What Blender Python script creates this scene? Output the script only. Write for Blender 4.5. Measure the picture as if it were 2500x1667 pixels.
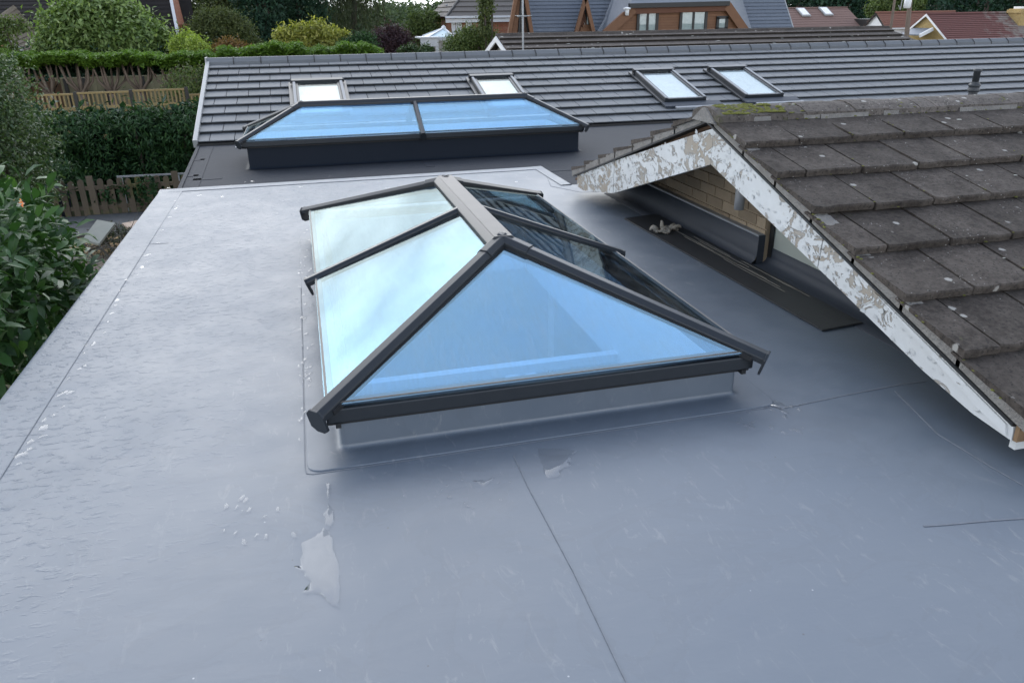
import bpy, math, random
import numpy as np
from mathutils import Vector, Matrix
for o in list(bpy.data.objects): bpy.data.objects.remove(o)
S = bpy.context.scene
COL = S.collection
rnd = random.Random(7)
RAD = math.radians

# ------------------------------------------------------------------ camera
IW, IH = 2500.0, 1667.0
def _axes():
    c = np.array([IW/2, IH/2]); a = np.array([715., 43.])-c; b = np.array([9200., -75.])-c
    f = math.sqrt(-(a@b))
    Y = np.array([a[0], a[1], f]); Y /= np.linalg.norm(Y)
    X = np.array([b[0], b[1], f]); X -= (X@Y)*Y; X /= np.linalg.norm(X)
    Z = np.cross(X, Y)
    if Z[1] > 0: Z = -Z
    return f, np.stack([X, Y, Z])
FPX, AX = _axes()
CAMH = 1.5
def ray(px, py): return AX@np.array([px-IW/2, py-IH/2, FPX])
def PZ(px, py, z=0.0):
    r = ray(px, py); t = (z-CAMH)/r[2]; return Vector((r[0]*t, r[1]*t, z))
def PY(px, py, y):
    r = ray(px, py); t = y/r[1]; return Vector((r[0]*t, y, CAMH+r[2]*t))
def PX(px, py, x):
    r = ray(px, py); t = x/r[0]; return Vector((x, r[1]*t, CAMH+r[2]*t))
cam = bpy.data.cameras.new('camera'); co = bpy.data.objects.new('camera', cam); COL.objects.link(co)
right, up, back = AX[:, 0], -AX[:, 1], -AX[:, 2]
co.matrix_world = Matrix(((right[0], up[0], back[0], 0), (right[1], up[1], back[1], 0), (right[2], up[2], back[2], CAMH), (0, 0, 0, 1)))
cam.sensor_width = 36; cam.lens = 36*FPX/IW; cam.clip_start = .05; cam.clip_end = 2000
S.camera = co
S.render.resolution_x = 1024; S.render.resolution_y = 682

# ------------------------------------------------------------------ sky and sun
TO_SUN = Vector((-.10, .84, .54)).normalized()
EL = math.asin(TO_SUN.z); AZ = math.atan2(TO_SUN.x, TO_SUN.y)
CLOUD = .25
W = bpy.data.worlds.new('World'); S.world = W; W.use_nodes = True
nt = W.node_tree; nt.nodes.clear()
def wn(t, **k):
    n = nt.nodes.new(t)
    for a, v in k.items(): setattr(n, a, v)
    return n
out = wn('ShaderNodeOutputWorld'); bg = wn('ShaderNodeBackground')
sky = wn('ShaderNodeTexSky', sky_type='NISHITA', sun_disc=False)
sky.sun_elevation = EL; sky.sun_rotation = AZ; sky.air_density = 1.0; sky.dust_density = .7; sky.ozone_density = 1.6
# broken cloud deck: noise on a flat layer seen in perspective, denser towards the horizon
L = nt.links.new
def wm(op, a, b=0.0, clamp=False):
    n = wn('ShaderNodeMath', operation=op, use_clamp=clamp)
    for i, v in enumerate((a, b)):
        if isinstance(v, (int, float)): n.inputs[i].default_value = v
        else: L(v, n.inputs[i])
    return n.outputs[0]
tc = wn('ShaderNodeTexCoord'); sx = wn('ShaderNodeSeparateXYZ'); L(tc.outputs['Generated'], sx.inputs[0])
zz = wm('ADD', wm('MAXIMUM', sx.outputs[2], 0.0), .16)
cx = wn('ShaderNodeCombineXYZ'); L(wm('DIVIDE', sx.outputs[0], zz), cx.inputs[0]); L(wm('DIVIDE', sx.outputs[1], zz), cx.inputs[1])
nz = wn('ShaderNodeTexNoise'); nz.inputs['Scale'].default_value = 1.5; nz.inputs['Detail'].default_value = 6; nz.inputs['Roughness'].default_value = .58; nz.inputs['Distortion'].default_value = .3
L(cx.outputs[0], nz.inputs['Vector'])
cov = wm('ADD', nz.outputs['Fac'], wm('MULTIPLY', wm('POWER', wm('SUBTRACT', 1.0, wm('MAXIMUM', sx.outputs[2], 0.0)), 2.0), .30))
rp = wn('ShaderNodeValToRGB'); rp.color_ramp.elements[0].position = .40; rp.color_ramp.elements[1].position = .68
L(cov, rp.inputs['Fac'])
bw = wn('ShaderNodeRGBToBW'); L(sky.outputs['Color'], bw.inputs['Color'])
cl_ = wn('ShaderNodeMixRGB', blend_type='MULTIPLY'); cl_.inputs[0].default_value = 1; cl_.inputs[2].default_value = (.97, 1.0, 1.04, 1)
n2 = wn('ShaderNodeTexNoise'); n2.inputs['Scale'].default_value = 3.6; n2.inputs['Detail'].default_value = 5; L(cx.outputs[0], n2.inputs['Vector'])
shade = wm('ADD', .30, wm('MULTIPLY', n2.outputs['Fac'], 1.36))      # thicker and thinner cloud
L(wm('MULTIPLY', shade, wm('ADD', wm('MULTIPLY', wm('POWER', wm('MINIMUM', bw.outputs['Val'], 5.2), 1.6), .60), CLOUD)), cl_.inputs[1])
cm = wn('ShaderNodeMixRGB', blend_type='MIX'); L(rp.outputs['Color'], cm.inputs[0]); vl_ = wn('ShaderNodeMixRGB', blend_type='DARKEN'); vl_.inputs[0].default_value = 1; vl_.inputs[2].default_value = (5.6, 5.8, 6.2, 1)   # thin veil in front of the sun
L(sky.outputs['Color'], vl_.inputs[1]); L(vl_.outputs[0], cm.inputs[1]); L(cl_.outputs[0], cm.inputs[2])
L(cm.outputs['Color'], bg.inputs['Color']); bg.inputs['Strength'].default_value = .13
L(bg.outputs['Background'], out.inputs['Surface'])
sl = bpy.data.lights.new('sun', 'SUN'); sl.energy = .6; sl.angle = RAD(120); sl.color = (1, .97, .92)
so = bpy.data.objects.new('sun', sl); COL.objects.link(so)
so.rotation_euler = (-TO_SUN).to_track_quat('-Z', 'Y').to_euler(); so.location = (-8, 8, 12)
S.view_settings.view_transform = 'Standard'; S.view_settings.look = 'None'
S.view_settings.gamma = 1; S.view_settings.exposure = 1.66; S.view_settings.use_curve_mapping = False

# ------------------------------------------------------------------ materials
class N:
    """small node-graph helper"""
    def __init__(s, name):
        s.m = bpy.data.materials.new(name); s.m.use_nodes = True
        s.t = s.m.node_tree; s.t.nodes.clear()
        s.o = s.t.nodes.new('ShaderNodeOutputMaterial'); s.tc = None
    def n(s, t, **k):
        x = s.t.nodes.new(t)
        for a, v in k.items(): setattr(x, a, v)
        return x
    def l(s, a, b): s.t.links.new(a, b)
    def set(s, sock, v):
        if hasattr(v, 'links') or isinstance(v, bpy.types.NodeSocket): s.l(v, sock)
        elif isinstance(v, (tuple, list)) and len(v) == 3 and sock.type == 'RGBA': sock.default_value = (*v, 1)
        else: sock.default_value = v
    def co(s, kind='Object', scale=(1, 1, 1), rot=(0, 0, 0)):
        if s.tc is None: s.tc = s.n('ShaderNodeTexCoord')
        if kind == 'World':
            g = s.n('ShaderNodeNewGeometry'); v = g.outputs['Position']
        else: v = s.tc.outputs[kind]
        m = s.n('ShaderNodeMapping'); m.inputs['Scale'].default_value = scale; m.inputs['Rotation'].default_value = rot
        s.l(v, m.inputs['Vector']); return m.outputs['Vector']
    def noise(s, vec, scale, detail=4, rough=.55, dist=0):
        x = s.n('ShaderNodeTexNoise'); s.l(vec, x.inputs['Vector'])
        x.inputs['Scale'].default_value = scale; x.inputs['Detail'].default_value = detail
        x.inputs['Roughness'].default_value = rough; x.inputs['Distortion'].default_value = dist
        return x.outputs['Fac']
    def voro(s, vec, scale, feature='F1', out='Distance', rand=1):
        x = s.n('ShaderNodeTexVoronoi', feature=feature); s.l(vec, x.inputs['Vector'])
        x.inputs['Scale'].default_value = scale; x.inputs['Randomness'].default_value = rand
        return x.outputs[out]
    def ramp(s, fac, *stops, interp='LINEAR'):
        x = s.n('ShaderNodeValToRGB'); r = x.color_ramp; r.interpolation = interp
        while len(r.elements) < len(stops): r.elements.new(.5)
        for e, (p, c) in zip(r.elements, stops):
            e.position = p; e.color = (c, c, c, 1) if isinstance(c, (int, float)) else (*c, 1)
        s.set(x.inputs['Fac'], fac); return x.outputs['Color']
    def mix(s, fac, a, b, mode='MIX'):
        x = s.n('ShaderNodeMixRGB', blend_type=mode)
        s.set(x.inputs[0], fac); s.set(x.inputs[1], a); s.set(x.inputs[2], b); return x.outputs[0]
    def math(s, op, a, b=0):
        x = s.n('ShaderNodeMath', operation=op); s.set(x.inputs[0], a); s.set(x.inputs[1], b); return x.outputs[0]
    def bump(s, h, strength=.3, dist=.01, normal=None):
        x = s.n('ShaderNodeBump'); x.inputs['Strength'].default_value = strength; x.inputs['Distance'].default_value = dist
        s.l(h, x.inputs['Height'])
        if normal: s.l(normal, x.inputs['Normal'])
        return x.outputs['Normal']
    def bsdf(s, color, rough=.6, normal=None, metal=0, spec=.5, **k):
        p = s.n('ShaderNodeBsdfPrincipled')
        s.set(p.inputs['Base Color'], color); s.set(p.inputs['Roughness'], rough)
        s.set(p.inputs['Metallic'], metal); s.set(p.inputs['Specular IOR Level'], spec)
        for a, v in k.items(): s.set(p.inputs[a.replace('_', ' ')], v)
        if normal: s.l(normal, p.inputs['Normal'])
        return p.outputs[0]
    def done(s, surf): s.l(surf, s.o.inputs['Surface']); return s.m
    def objrand(s): return s.n('ShaderNodeObjectInfo').outputs['Random']
    def island(s): return s.n('ShaderNodeNewGeometry').outputs['Random Per Island']

def plain(name, c1, c2=None, rough=.6, scale=6, bump=.15, metal=0, spec=.5, vary=0, dist=.01):
    g = N(name); v = g.co(); c2 = c2 or tuple(x*.7 for x in c1)
    f = g.noise(v, scale, 5); col = g.mix(f, c1, c2)
    if vary:
        col = g.mix(1, col, g.ramp(g.objrand(), (0, 1-vary), (1, 1.0)), 'MULTIPLY')
    b = g.bump(g.noise(v, scale*6, 3), bump, dist) if bump else None
    return g.done(g.bsdf(col, rough, b, metal, spec))

M = {}
# --- single ply membrane
def mk_membrane(name='membrane', c1=(.086, .112, .146), c2=(.114, .140, .172), dirty=1.0):
    g = N(name); v = g.co('World')
    big = g.noise(v, .9, 3); mid = g.noise(v, 4.5, 4, .6)
    col = g.mix(g.ramp(g.mix(.5, big, mid), (.35, 0), (.65, 1)), c1, c2)
    # pale chalky scuffs, stretched along the roof
    vs = g.co('World', (9, 3, 4), (0, 0, .5)); sc = g.noise(vs, 2.2, 8, .72, 1.2)
    zone = g.noise(v, .55, 2)
    scm = g.mix(1, g.ramp(sc, (.57, 0), (.70, 1)), g.ramp(zone, (.40, .08), (.58, 1)), 'MULTIPLY')
    col = g.mix(g.mix(1, scm, (.55*dirty,)*3, 'MULTIPLY'), col, (.25, .26, .26))
    # dried tide marks and damp grey patches
    st = g.noise(g.co('World', (1, 1.4, 1)), 2.1, 7, .62, 1.0); col = g.mix(g.ramp(st, (.50, 0), (.515, .13), (.56, .04), (.75, 0)), col, (.062, .072, .088))
    # fine scratches
    vl = g.co('World', (30, 2.2, 1), (0, 0, .9)); s1 = g.ramp(g.noise(vl, 3, 3, .5, .6), (.72, 0), (.76, 1))
    vl2 = g.co('World', (2.6, 40, 1), (0, 0, .25)); s2 = g.ramp(g.noise(vl2, 2.6, 3, .5, .8), (.73, 0), (.77, 1))
    scr = g.mix(1, g.mix(1, s1, s2, 'ADD'), g.ramp(zone, (.42, .0), (.6, .2)), 'MULTIPLY')
    col = g.mix(scr, col, (.30, .31, .32))
    # dark specks
    sp = g.ramp(g.voro(v, 7.5), (.018, 1), (.03, 0)); col = g.mix(g.mix(1, sp, (.7,)*3, 'MULTIPLY'), col, (.05, .05, .05))
    ws = g.ramp(g.voro(g.co('World', (1, 1, 1), (.3, .2, .7)), 5.1), (.009, 1), (.016, 0)); col = g.mix(ws, col, (.40, .41, .42))
    rg = g.ramp(g.mix(.5, mid, big), (.38, .42), (.60, .52))
    # shallow ripples and trapped lumps of the sheet
    vw = g.co('World', (1.0, 2.3, 1)); w1 = g.noise(vw, 3.2, 3, .5, .4)
    vw2 = g.co('World', (12, 20, 8)); w2 = g.noise(vw2, 1.6, 3, .6, .3)
    sp_ = g.n('ShaderNodeSeparateXYZ'); g.l(v, sp_.inputs[0])
    lz = g.math('ADD', g.math('SUBTRACT', g.math('MULTIPLY', sp_.outputs[1], .09), g.math('MULTIPLY', sp_.outputs[0], .26)), g.math('MULTIPLY', g.noise(v, .9, 3), .7))
    lz = g.ramp(lz, (.62, .04), (1.0, 1))   # the sheet is most rucked towards the far left
    w2m = g.mix(1, g.ramp(w2, (.54, 0), (.72, 1)), lz, 'MULTIPLY')
    b = g.bump(w1, .10, .022); b = g.bump(w2m, .60, .006, b)
    return g.done(g.bsdf(col, rg, b, 0, .5, IOR=1.74))
M['membrane'] = mk_membrane()
M['felt'] = plain('felt', (.026, .030, .038), (.036, .041, .050), .8, 5, .35, spec=.3)
M['upstand_dark'] = plain('upstand_dark', (.012, .017, .026), (.016, .021, .030), .6, 3, .1, spec=.12)
M['flash_rubber'] = plain('flash_rubber', (.032, .040, .055), (.046, .055, .070), .62, 5, .12, spec=.35)
M['alu'] = plain('alu_anthracite', (.018, .022, .027), (.024, .028, .033), .36, 20, .03, 0, .45)
M['alu_top'] = plain('alu_sky_lit', (.085, .082, .078), (.15, .138, .126), .5, 7, .06)  # paler copy of alu, sky reflection on top faces put into the colour
M['seal'] = plain('seal', (.012, .013, .015), None, .6)
M['seam'] = plain('seam', (.095, .11, .13), (.20, .22, .25), .6, 40)
M['plaster'] = plain('plaster', (.86, .86, .85), (.82, .82, .81), .8, 3, .05)
M['oak_floor'] = plain('oak_floor', (.42, .30, .19), (.33, .22, .13), .5, 4, .05)
def mk_glass(name, tint, refl, f0, ripple=.10, scale=2.2):
    g = N(name); v = g.co('World')
    lw = g.n('ShaderNodeLayerWeight'); lw.inputs['Blend'].default_value = .5      # Schlick, same on both faces of the pane
    fz = g.math('POWER', lw.outputs['Facing'], 5.0)
    fac = g.math('ADD', f0, g.math('MULTIPLY', fz, 1-f0))
    b = g.bump(g.noise(v, scale, 1, .4, .5), ripple, .006)
    gl = g.n('ShaderNodeBsdfGlossy'); gl.inputs['Roughness'].default_value = .012
    g.l(g.mix(g.ramp(fz, (.01, 0), (.20, 1)), refl, (.33, .385, .375)), gl.inputs['Color']); g.l(b, gl.inputs['Normal'])
    tr = g.n('ShaderNodeBsdfTransparent'); g.set(tr.inputs['Color'], tint)
    df = g.n('ShaderNodeBsdfDiffuse'); g.set(df.inputs['Color'], (.5, .5, .48))
    mx = g.n('ShaderNodeMixShader'); g.l(fac, mx.inputs[0]); g.l(tr.outputs[0], mx.inputs[1]); g.l(gl.outputs[0], mx.inputs[2])
    mx2 = g.n('ShaderNodeMixShader')   # thin film of rain-washed dust
    du = g.ramp(g.mix(.5, g.noise(v, 6.5, 5, .65), g.noise(g.co('World', (30, 4, 4)), 2.0, 4, .6)), (.46, .005), (.68, .07)); g.l(du, mx2.inputs[0])
    g.l(mx.outputs[0], mx2.inputs[1]); g.l(df.outputs[0], mx2.inputs[2])
    return g.done(mx2.outputs[0])
M['glass'] = mk_glass('solar_glass', (.71, .85, .98), (.50, .80, 1.0), .21)
M['glass_clear'] = mk_glass('window_glass', (.95, .97, .97), (1, 1, 1), .04, .02)
def mk_water():
    g = N('water'); lw = g.n('ShaderNodeLayerWeight'); lw.inputs['Blend'].default_value = .5
    fac = g.math('ADD', .034, g.math('MULTIPLY', g.math('POWER', lw.outputs['Facing'], 5.0), .965))
    gl = g.n('ShaderNodeBsdfGlossy'); gl.inputs['Roughness'].default_value = .02
    tr = g.n('ShaderNodeBsdfTransparent'); g.set(tr.inputs['Color'], (.97, .97, .97))
    mx = g.n('ShaderNodeMixShader'); g.l(fac, mx.inputs[0]); g.l(tr.outputs[0], mx.inputs[1]); g.l(gl.outputs[0], mx.inputs[2])
    return g.done(mx.outputs[0])
M['water'] = mk_water()
def mk_newtile():
    g = N('new_tile'); v = g.co('World'); f = g.noise(v, 9, 5, .6)
    col = g.mix(f, (.110, .121, .132), (.142, .153, .163))
    col = g.mix(1, col, g.ramp(g.objrand(), (0, .86), (1, 1.06)), 'MULTIPLY')
    return g.done(g.bsdf(col, .62, g.bump(g.noise(v, 70, 3), .12, .004), 0, .45))
M['new_tile'] = mk_newtile()
def mk_oldtile(name, c1, c2, lich=1.0, moss=1.0, sc=1.0):
    g = N(name); v = g.co('World'); a = g.noise(v, 7*sc, 6, .65); b = g.noise(v, 34*sc, 5, .7)
    col = g.mix(g.ramp(g.mix(.5, a, b), (.36, 0), (.66, 1)), c1, c2)
    col = g.mix(1, col, g.ramp(g.objrand(), (0, .78), (1, 1.12)), 'MULTIPLY')
    col = g.mix(g.ramp(g.noise(v, 2.4*sc, 4), (.5, 0), (.72, .45)), col, (.105, .090, .078))
    # pitted black algae
    col = g.mix(g.ramp(g.noise(v, 70*sc, 3, .7), (.54, 0), (.66, .85)), col, (.020, .019, .018))
    # pale lichen discs
    cell = g.voro(v, 11*sc); pick = g.voro(v, 11*sc, out='Color'); warp = g.noise(v, 60*sc, 3)
    pk = g.n('ShaderNodeSeparateColor'); g.l(pick, pk.inputs[0])
    dsz = g.math('ADD', cell, g.math('MULTIPLY', g.math('SUBTRACT', warp, .5), .22))
    disc = g.ramp(dsz, (.13, 1), (.19, 0)); disc = g.mix(1, disc, g.ramp(pk.outputs[0], (.78, 0), (.80, 1)), 'MULTIPLY')
    col = g.mix(g.mix(1, disc, (.75*lich,)*3, 'MULTIPLY'), col, (.40, .39, .36))
    dots = g.ramp(g.voro(v, 42*sc), (.10, 1), (.16, 0)); dots = g.mix(1, dots, g.ramp(g.noise(v, 5*sc, 3), (.52, 0), (.60, 1)), 'MULTIPLY')
    col = g.mix(g.mix(1, dots, (.6*lich,)*3, 'MULTIPLY'), col, (.46, .45, .42))
    mo = g.ramp(g.noise(v, 3.1*sc, 5, .7, .4), (.66, 0), (.74, .85*moss)); col = g.mix(mo, col, (.070, .075, .025))
    nb = g.bump(b, .55, .006); nb = g.bump(g.noise(v, 90*sc, 3), .35, .003, nb)
    return g.done(g.bsdf(col, .92, nb, 0, .25))
M['old_tile'] = mk_oldtile('old_tile', (.032, .026, .022), (.112, .096, .083))
M['old_ridge'] = mk_oldtile('old_ridge', (.075, .066, .058), (.17, .15, .135), 1.25, 1.25)
M['mossy_tile'] = mk_oldtile('mossy_tile', (.06, .052, .046), (.13, .112, .098), 1.2, .4, .55)
M['mortar'] = plain('mortar', (.30, .29, .27), (.14, .13, .12), .95, 14, .7, dist=.02)
def mk_peel():
    g = N('peeling_paint'); v = g.co('World', (1, 1, 1.5)); a = g.noise(v, 6.0, 9, .72, 1.6)
    hi = g.noise(v, 26, 5, .65, .8); reg = g.noise(v, 1.15, 2)
    m = g.math('ADD', g.math('ADD', a, g.math('MULTIPLY', g.math('SUBTRACT', hi, .5), .16)), g.math('MULTIPLY', g.math('SUBTRACT', reg, .5), .50))
    mask = g.ramp(m, (.555, 0), (.562, 1)); edge = g.ramp(m, (.545, 0), (.556, 1), (.572, 0))
    wood = g.mix(g.noise(g.co('World', (3, 8, 30)), 3, 5, .7), (.42, .395, .35), (.26, .235, .20))
    wood = g.mix(g.ramp(g.noise(v, 2.3, 3), (.50, 0), (.66, .6)), wood, (.35, .29, .215))
    paint = g.mix(g.noise(v, 6, 5), (.66, .68, .68), (.50, .51, .50))
    paint = g.mix(g.ramp(g.noise(v, 22, 4, .7), (.62, 0), (.74, .45)), paint, (.40, .38, .33))
    col = g.mix(mask, paint, wood); col = g.mix(g.mix(1, edge, (.55,)*3, 'MULTIPLY'), col, (.15, .13, .11))
    inv = g.ramp(m, (.552, 1), (.568, 0))
    b = g.bump(inv, .8, .006); b = g.bump(hi, .2, .004, b)
    return g.done(g.bsdf(col, g.ramp(mask, (0, .5), (1, .9)), b, 0, .35))
M['peel'] = mk_peel()
M['bare_wood'] = plain('bare_wood', (.26, .17, .09), (.18, .11, .06), .85, 12, .3)
M['brick_ochre'] = plain('brick_ochre', (.44, .345, .235), (.34, .265, .18), .9, 16, .5, vary=.35)
M['brick_mortar'] = plain('brick_mortar', (.35, .28, .195), (.28, .22, .15), .95, 20, .4)
M['board_green'] = plain('board_green', (.40, .43, .38), (.34, .37, .33), .7, 4, .05)
M['white'] = plain('white_paint', (.78, .79, .80), (.70, .71, .72), .5, 8, .05)
M['blind'] = plain('blind', (.90, .89, .86), (.88, .87, .84), .85, 3, 0)
M['pipe'] = plain('pipe', (.035, .040, .046), (.05, .055, .06), .5, 10, .05)
M['pipe_grey'] = plain('pipe_grey', (.34, .35, .36), (.28, .29, .3), .5, 10, .05)
M['rag'] = plain('rag', (.46, .42, .35), (.30, .27, .22), .95, 25, .5)
M['rubber'] = plain('rubber', (.022, .024, .027), (.040, .042, .044), .45, 9, .15)
M['render_wall'] = plain('render_wall', (.55, .53, .49), (.48, .46, .43), .9, 5, .2)
M['lead'] = plain('lead', (.20, .215, .23), (.26, .275, .29), .5, 6, .15)

LEAFGAIN = 1.75
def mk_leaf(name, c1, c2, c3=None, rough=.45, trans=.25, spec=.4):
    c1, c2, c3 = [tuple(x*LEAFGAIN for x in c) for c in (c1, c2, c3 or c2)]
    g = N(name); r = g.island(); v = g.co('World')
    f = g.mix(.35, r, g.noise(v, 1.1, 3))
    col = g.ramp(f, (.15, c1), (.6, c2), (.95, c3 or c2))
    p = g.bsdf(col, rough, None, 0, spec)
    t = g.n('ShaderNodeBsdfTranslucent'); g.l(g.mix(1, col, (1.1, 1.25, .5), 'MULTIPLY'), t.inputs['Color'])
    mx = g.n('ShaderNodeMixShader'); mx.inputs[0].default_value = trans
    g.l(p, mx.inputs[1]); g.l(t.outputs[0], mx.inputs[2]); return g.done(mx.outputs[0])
M['lf_laurel'] = mk_leaf('leaf_laurel', (.011, .030, .009), (.024, .060, .016), (.050, .098, .026), .42, .18, .4)
M['lf_privet'] = mk_leaf('leaf_privet', (.016, .034, .012), (.038, .066, .022), (.085, .115, .045), .42, .2)
M['lf_cypress'] = mk_leaf('leaf_cypress', (.009, .027, .009), (.018, .048, .014), (.036, .076, .018), .6, .15, .3)
M['lf_clip'] = mk_leaf('leaf_clipped', (.030, .062, .008), (.062, .115, .013), (.095, .16, .018), .6, .25, .3)
M['lf_ivy'] = mk_leaf('leaf_bigshrub', (.045, .075, .020), (.105, .155, .045), (.20, .25, .095), .42, .3)
M['lf_lime'] = mk_leaf('leaf_lime', (.09, .13, .022), (.17, .22, .04), (.26, .30, .06), .5, .35)
M['lf_yellow'] = mk_leaf('leaf_yellow', (.10, .115, .022), (.19, .19, .04), (.30, .28, .09), .5, .35)
M['lf_olive'] = mk_leaf('leaf_olive', (.030, .042, .014), (.055, .070, .022), (.080, .090, .030), .6, .2, .3)
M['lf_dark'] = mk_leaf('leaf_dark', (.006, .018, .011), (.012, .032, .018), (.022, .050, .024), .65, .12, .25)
M['lf_willow'] = mk_leaf('leaf_willow', (.014, .021, .012), (.034, .044, .023), (.066, .076, .040), .6, .2, .3)
M['lf_purple'] = mk_leaf('leaf_purple', (.018, .010, .013), (.038, .020, .024), (.06, .032, .034), .5, .2, .3)
M['lf_far'] = mk_leaf('leaf_far', (.030, .048, .026), (.055, .078, .040), (.085, .105, .055), .7, .2, .2)
M['lf_mid'] = mk_leaf('leaf_mid', (.030, .048, .014), (.062, .088, .024), (.10, .125, .036), .55, .25, .3)
M['lf_red'] = mk_leaf('leaf_red', (.09, .045, .02), (.13, .075, .028), (.11, .10, .035), .55, .3, .3)
M['lf_pink'] = mk_leaf('leaf_pink', (.60, .16, .10), (.72, .30, .20), (.70, .40, .26), .45, .35, .4)
M['bark'] = plain('bark', (.10, .080, .065), (.055, .045, .038), .95, 12, .6)
M['bark_pale'] = plain('bark_pale', (.23, .18, .145), (.14, .11, .09), .95, 14, .5)
M['moss'] = plain('moss', (.17, .175, .030), (.09, .095, .02), 1.0, 40, .6)
M['fence_new'] = plain('fence_new', (.34, .25, .11), (.26, .19, .085), .85, 9, .3, vary=.25)
M['fence_green'] = plain('fence_green', (.32, .285, .17), (.25, .22, .13), .9, 7, .3, vary=.2)
M['fence_brown'] = plain('fence_brown', (.16, .095, .055), (.11, .066, .04), .9, 9, .3, vary=.3)
M['fence_post'] = plain('fence_post', (.06, .055, .048), None, .9, 9, .3)
def mk_picket():
    g = N('picket_wood'); v = g.co('World'); grain = g.noise(g.co('World', (30, 30, 2)), 2, 4)
    col = g.mix(grain, (.185, .150, .110), (.105, .085, .062))
    col = g.mix(1, col, g.ramp(g.objrand(), (0, .75), (1, 1.15)), 'MULTIPLY')
    col = g.mix(g.ramp(g.noise(v, 2.2, 4), (.5, 0), (.68, .6)), col, (.15, .15, .035))
    return g.done(g.bsdf(col, .9, g.bump(grain, .3, .004), 0, .2))
M['picket'] = mk_picket()
def mk_ground():
    g = N('ground'); v = g.co('World'); a = g.noise(v, .8, 6, .6); b = g.noise(v, 9, 5)
    col = g.mix(a, (.055, .075, .025), (.10, .085, .050)); col = g.mix(g.ramp(b, (.45, 0), (.7, .6)), col, (.05, .05, .03))
    return g.done(g.bsdf(col, .95, g.bump(b, .5, .03), 0, .2))
M['ground'] = mk_ground()
M['slab'] = plain('slab', (.13, .135, .135), (.075, .078, .078), .85, 5, .35, vary=.4)
M['brickpave'] = plain('brickpave', (.28, .235, .185), (.20, .165, .13), .9, 8, .35, vary=.35)
M['sand'] = plain('sand', (.36, .25, .12), (.26, .17, .08), .95, 5, .5, dist=.03)
M['board_pale'] = plain('board_pale', (.40, .41, .36), (.32, .33, .29), .8, 9, .2)
M['board_pink'] = plain('board_pink', (.55, .42, .33), (.48, .37, .29), .8, 6, .1)
M['bin'] = plain('bin', (.016, .020, .040), (.022, .027, .05), .5, 5, .05)
M['twig'] = plain('twig', (.16, .15, .13), (.10, .095, .085), .95, 20, .3)
def mk_brickwall(name, c1, c2, mort, scale=1.0):
    g = N(name); tcv = g.n('ShaderNodeTexCoord').outputs['Object']; sp = g.n('ShaderNodeSeparateXYZ'); g.l(tcv, sp.inputs[0])
    cb = g.n('ShaderNodeCombineXYZ'); g.l(g.math('ADD', sp.outputs[0], sp.outputs[1]), cb.inputs[0]); g.l(sp.outputs[2], cb.inputs[1])
    br = g.n('ShaderNodeTexBrick'); g.l(cb.outputs[0], br.inputs['Vector']); br.inputs['Scale'].default_value = scale
    br.inputs['Brick Width'].default_value = .225; br.inputs['Row Height'].default_value = .075; br.inputs['Mortar Size'].default_value = .008
    g.set(br.inputs['Color1'], c1); g.set(br.inputs['Color2'], c2); g.set(br.inputs['Mortar'], mort)
    col = g.mix(g.ramp(g.noise(g.co('World'), 3, 4), (.4, 0), (.7, .35)), br.outputs['Color'], tuple(x*.6 for x in c1))
    return g.done(g.bsdf(col, .9, g.bump(br.outputs['Fac'], .4, .01), 0, .2))
M['brick_red'] = mk_brickwall('brick_red', (.36, .13, .07), (.28, .09, .05), (.38, .30, .24))
M['brick_orange'] = mk_brickwall('brick_orange', (.42, .17, .085), (.38, .14, .07), (.38, .26, .18))
M['brick_yellow'] = mk_brickwall('brick_yellow', (.46, .33, .13), (.38, .26, .10), (.40, .34, .22))
M['slate'] = plain('slate', (.105, .125, .155), (.155, .175, .205), .5, 5, .25, vary=.15)
M['darktile'] = plain('darktile', (.013, .011, .011), (.024, .020, .018), .9, 5, .3, vary=.15)
M['olivetile'] = plain('olivetile', (.085, .07, .045), (.12, .095, .06), .9, 5, .3, vary=.15)
M['greytile'] = plain('greytile', (.15, .135, .12), (.21, .19, .17), .85, 4, .3, vary=.15)
M['browntile'] = plain('browntile', (.17, .10, .082), (.20, .125, .10), .85, 4, .15)
M['terratile'] = plain('terratile', (.30, .13, .085), (.20, .10, .075), .9, 7, .3, vary=.15)
M['redtile'] = plain('redtile', (.20, .085, .075), (.15, .075, .068), .9, 6, .3, vary=.15)
def mk_lichentile():
    g = N('lichen_tile'); v = g.co('World'); col = g.mix(g.noise(v, 6, 5), (.20, .085, .075), (.13, .075, .068))
    s = g.n('ShaderNodeSeparateXYZ'); g.l(g.co('Object'), s.inputs[0])
    f = g.math('ADD', g.noise(v, 1.6, 5, .7), g.math('MULTIPLY', s.outputs[0], .10))
    col = g.mix(g.ramp(f, (.52, 0), (.72, .85)), col, (.27, .25, .22))
    return g.done(g.bsdf(col, .95, g.bump(g.noise(v, 20, 4), .4, .01), 0, .2))
M['lichentile'] = mk_lichentile()
M['cedar'] = plain('cedar', (.215, .105, .052), (.155, .072, .036), .7, 5, .2, vary=.2)
M['cedar_dark'] = plain('cedar_dark', (.13, .055, .03), (.10, .04, .022), .75, 5, .2)
M['fascia_black'] = plain('fascia_black', (.018, .019, .020), None, .5)
M['curtain'] = plain('curtain', (.42, .47, .46), (.34, .38, .38), .9, 6, .05)
M['dark_inside'] = plain('dark_inside', (.02, .022, .024), None, .8)
M['poly_roof'] = plain('poly_roof', (.45, .62, .68), (.55, .70, .75), .35, 3, .03)
M['galv'] = plain('galv', (.36, .37, .37), (.28, .29, .29), .5, 9, .05)

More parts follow.
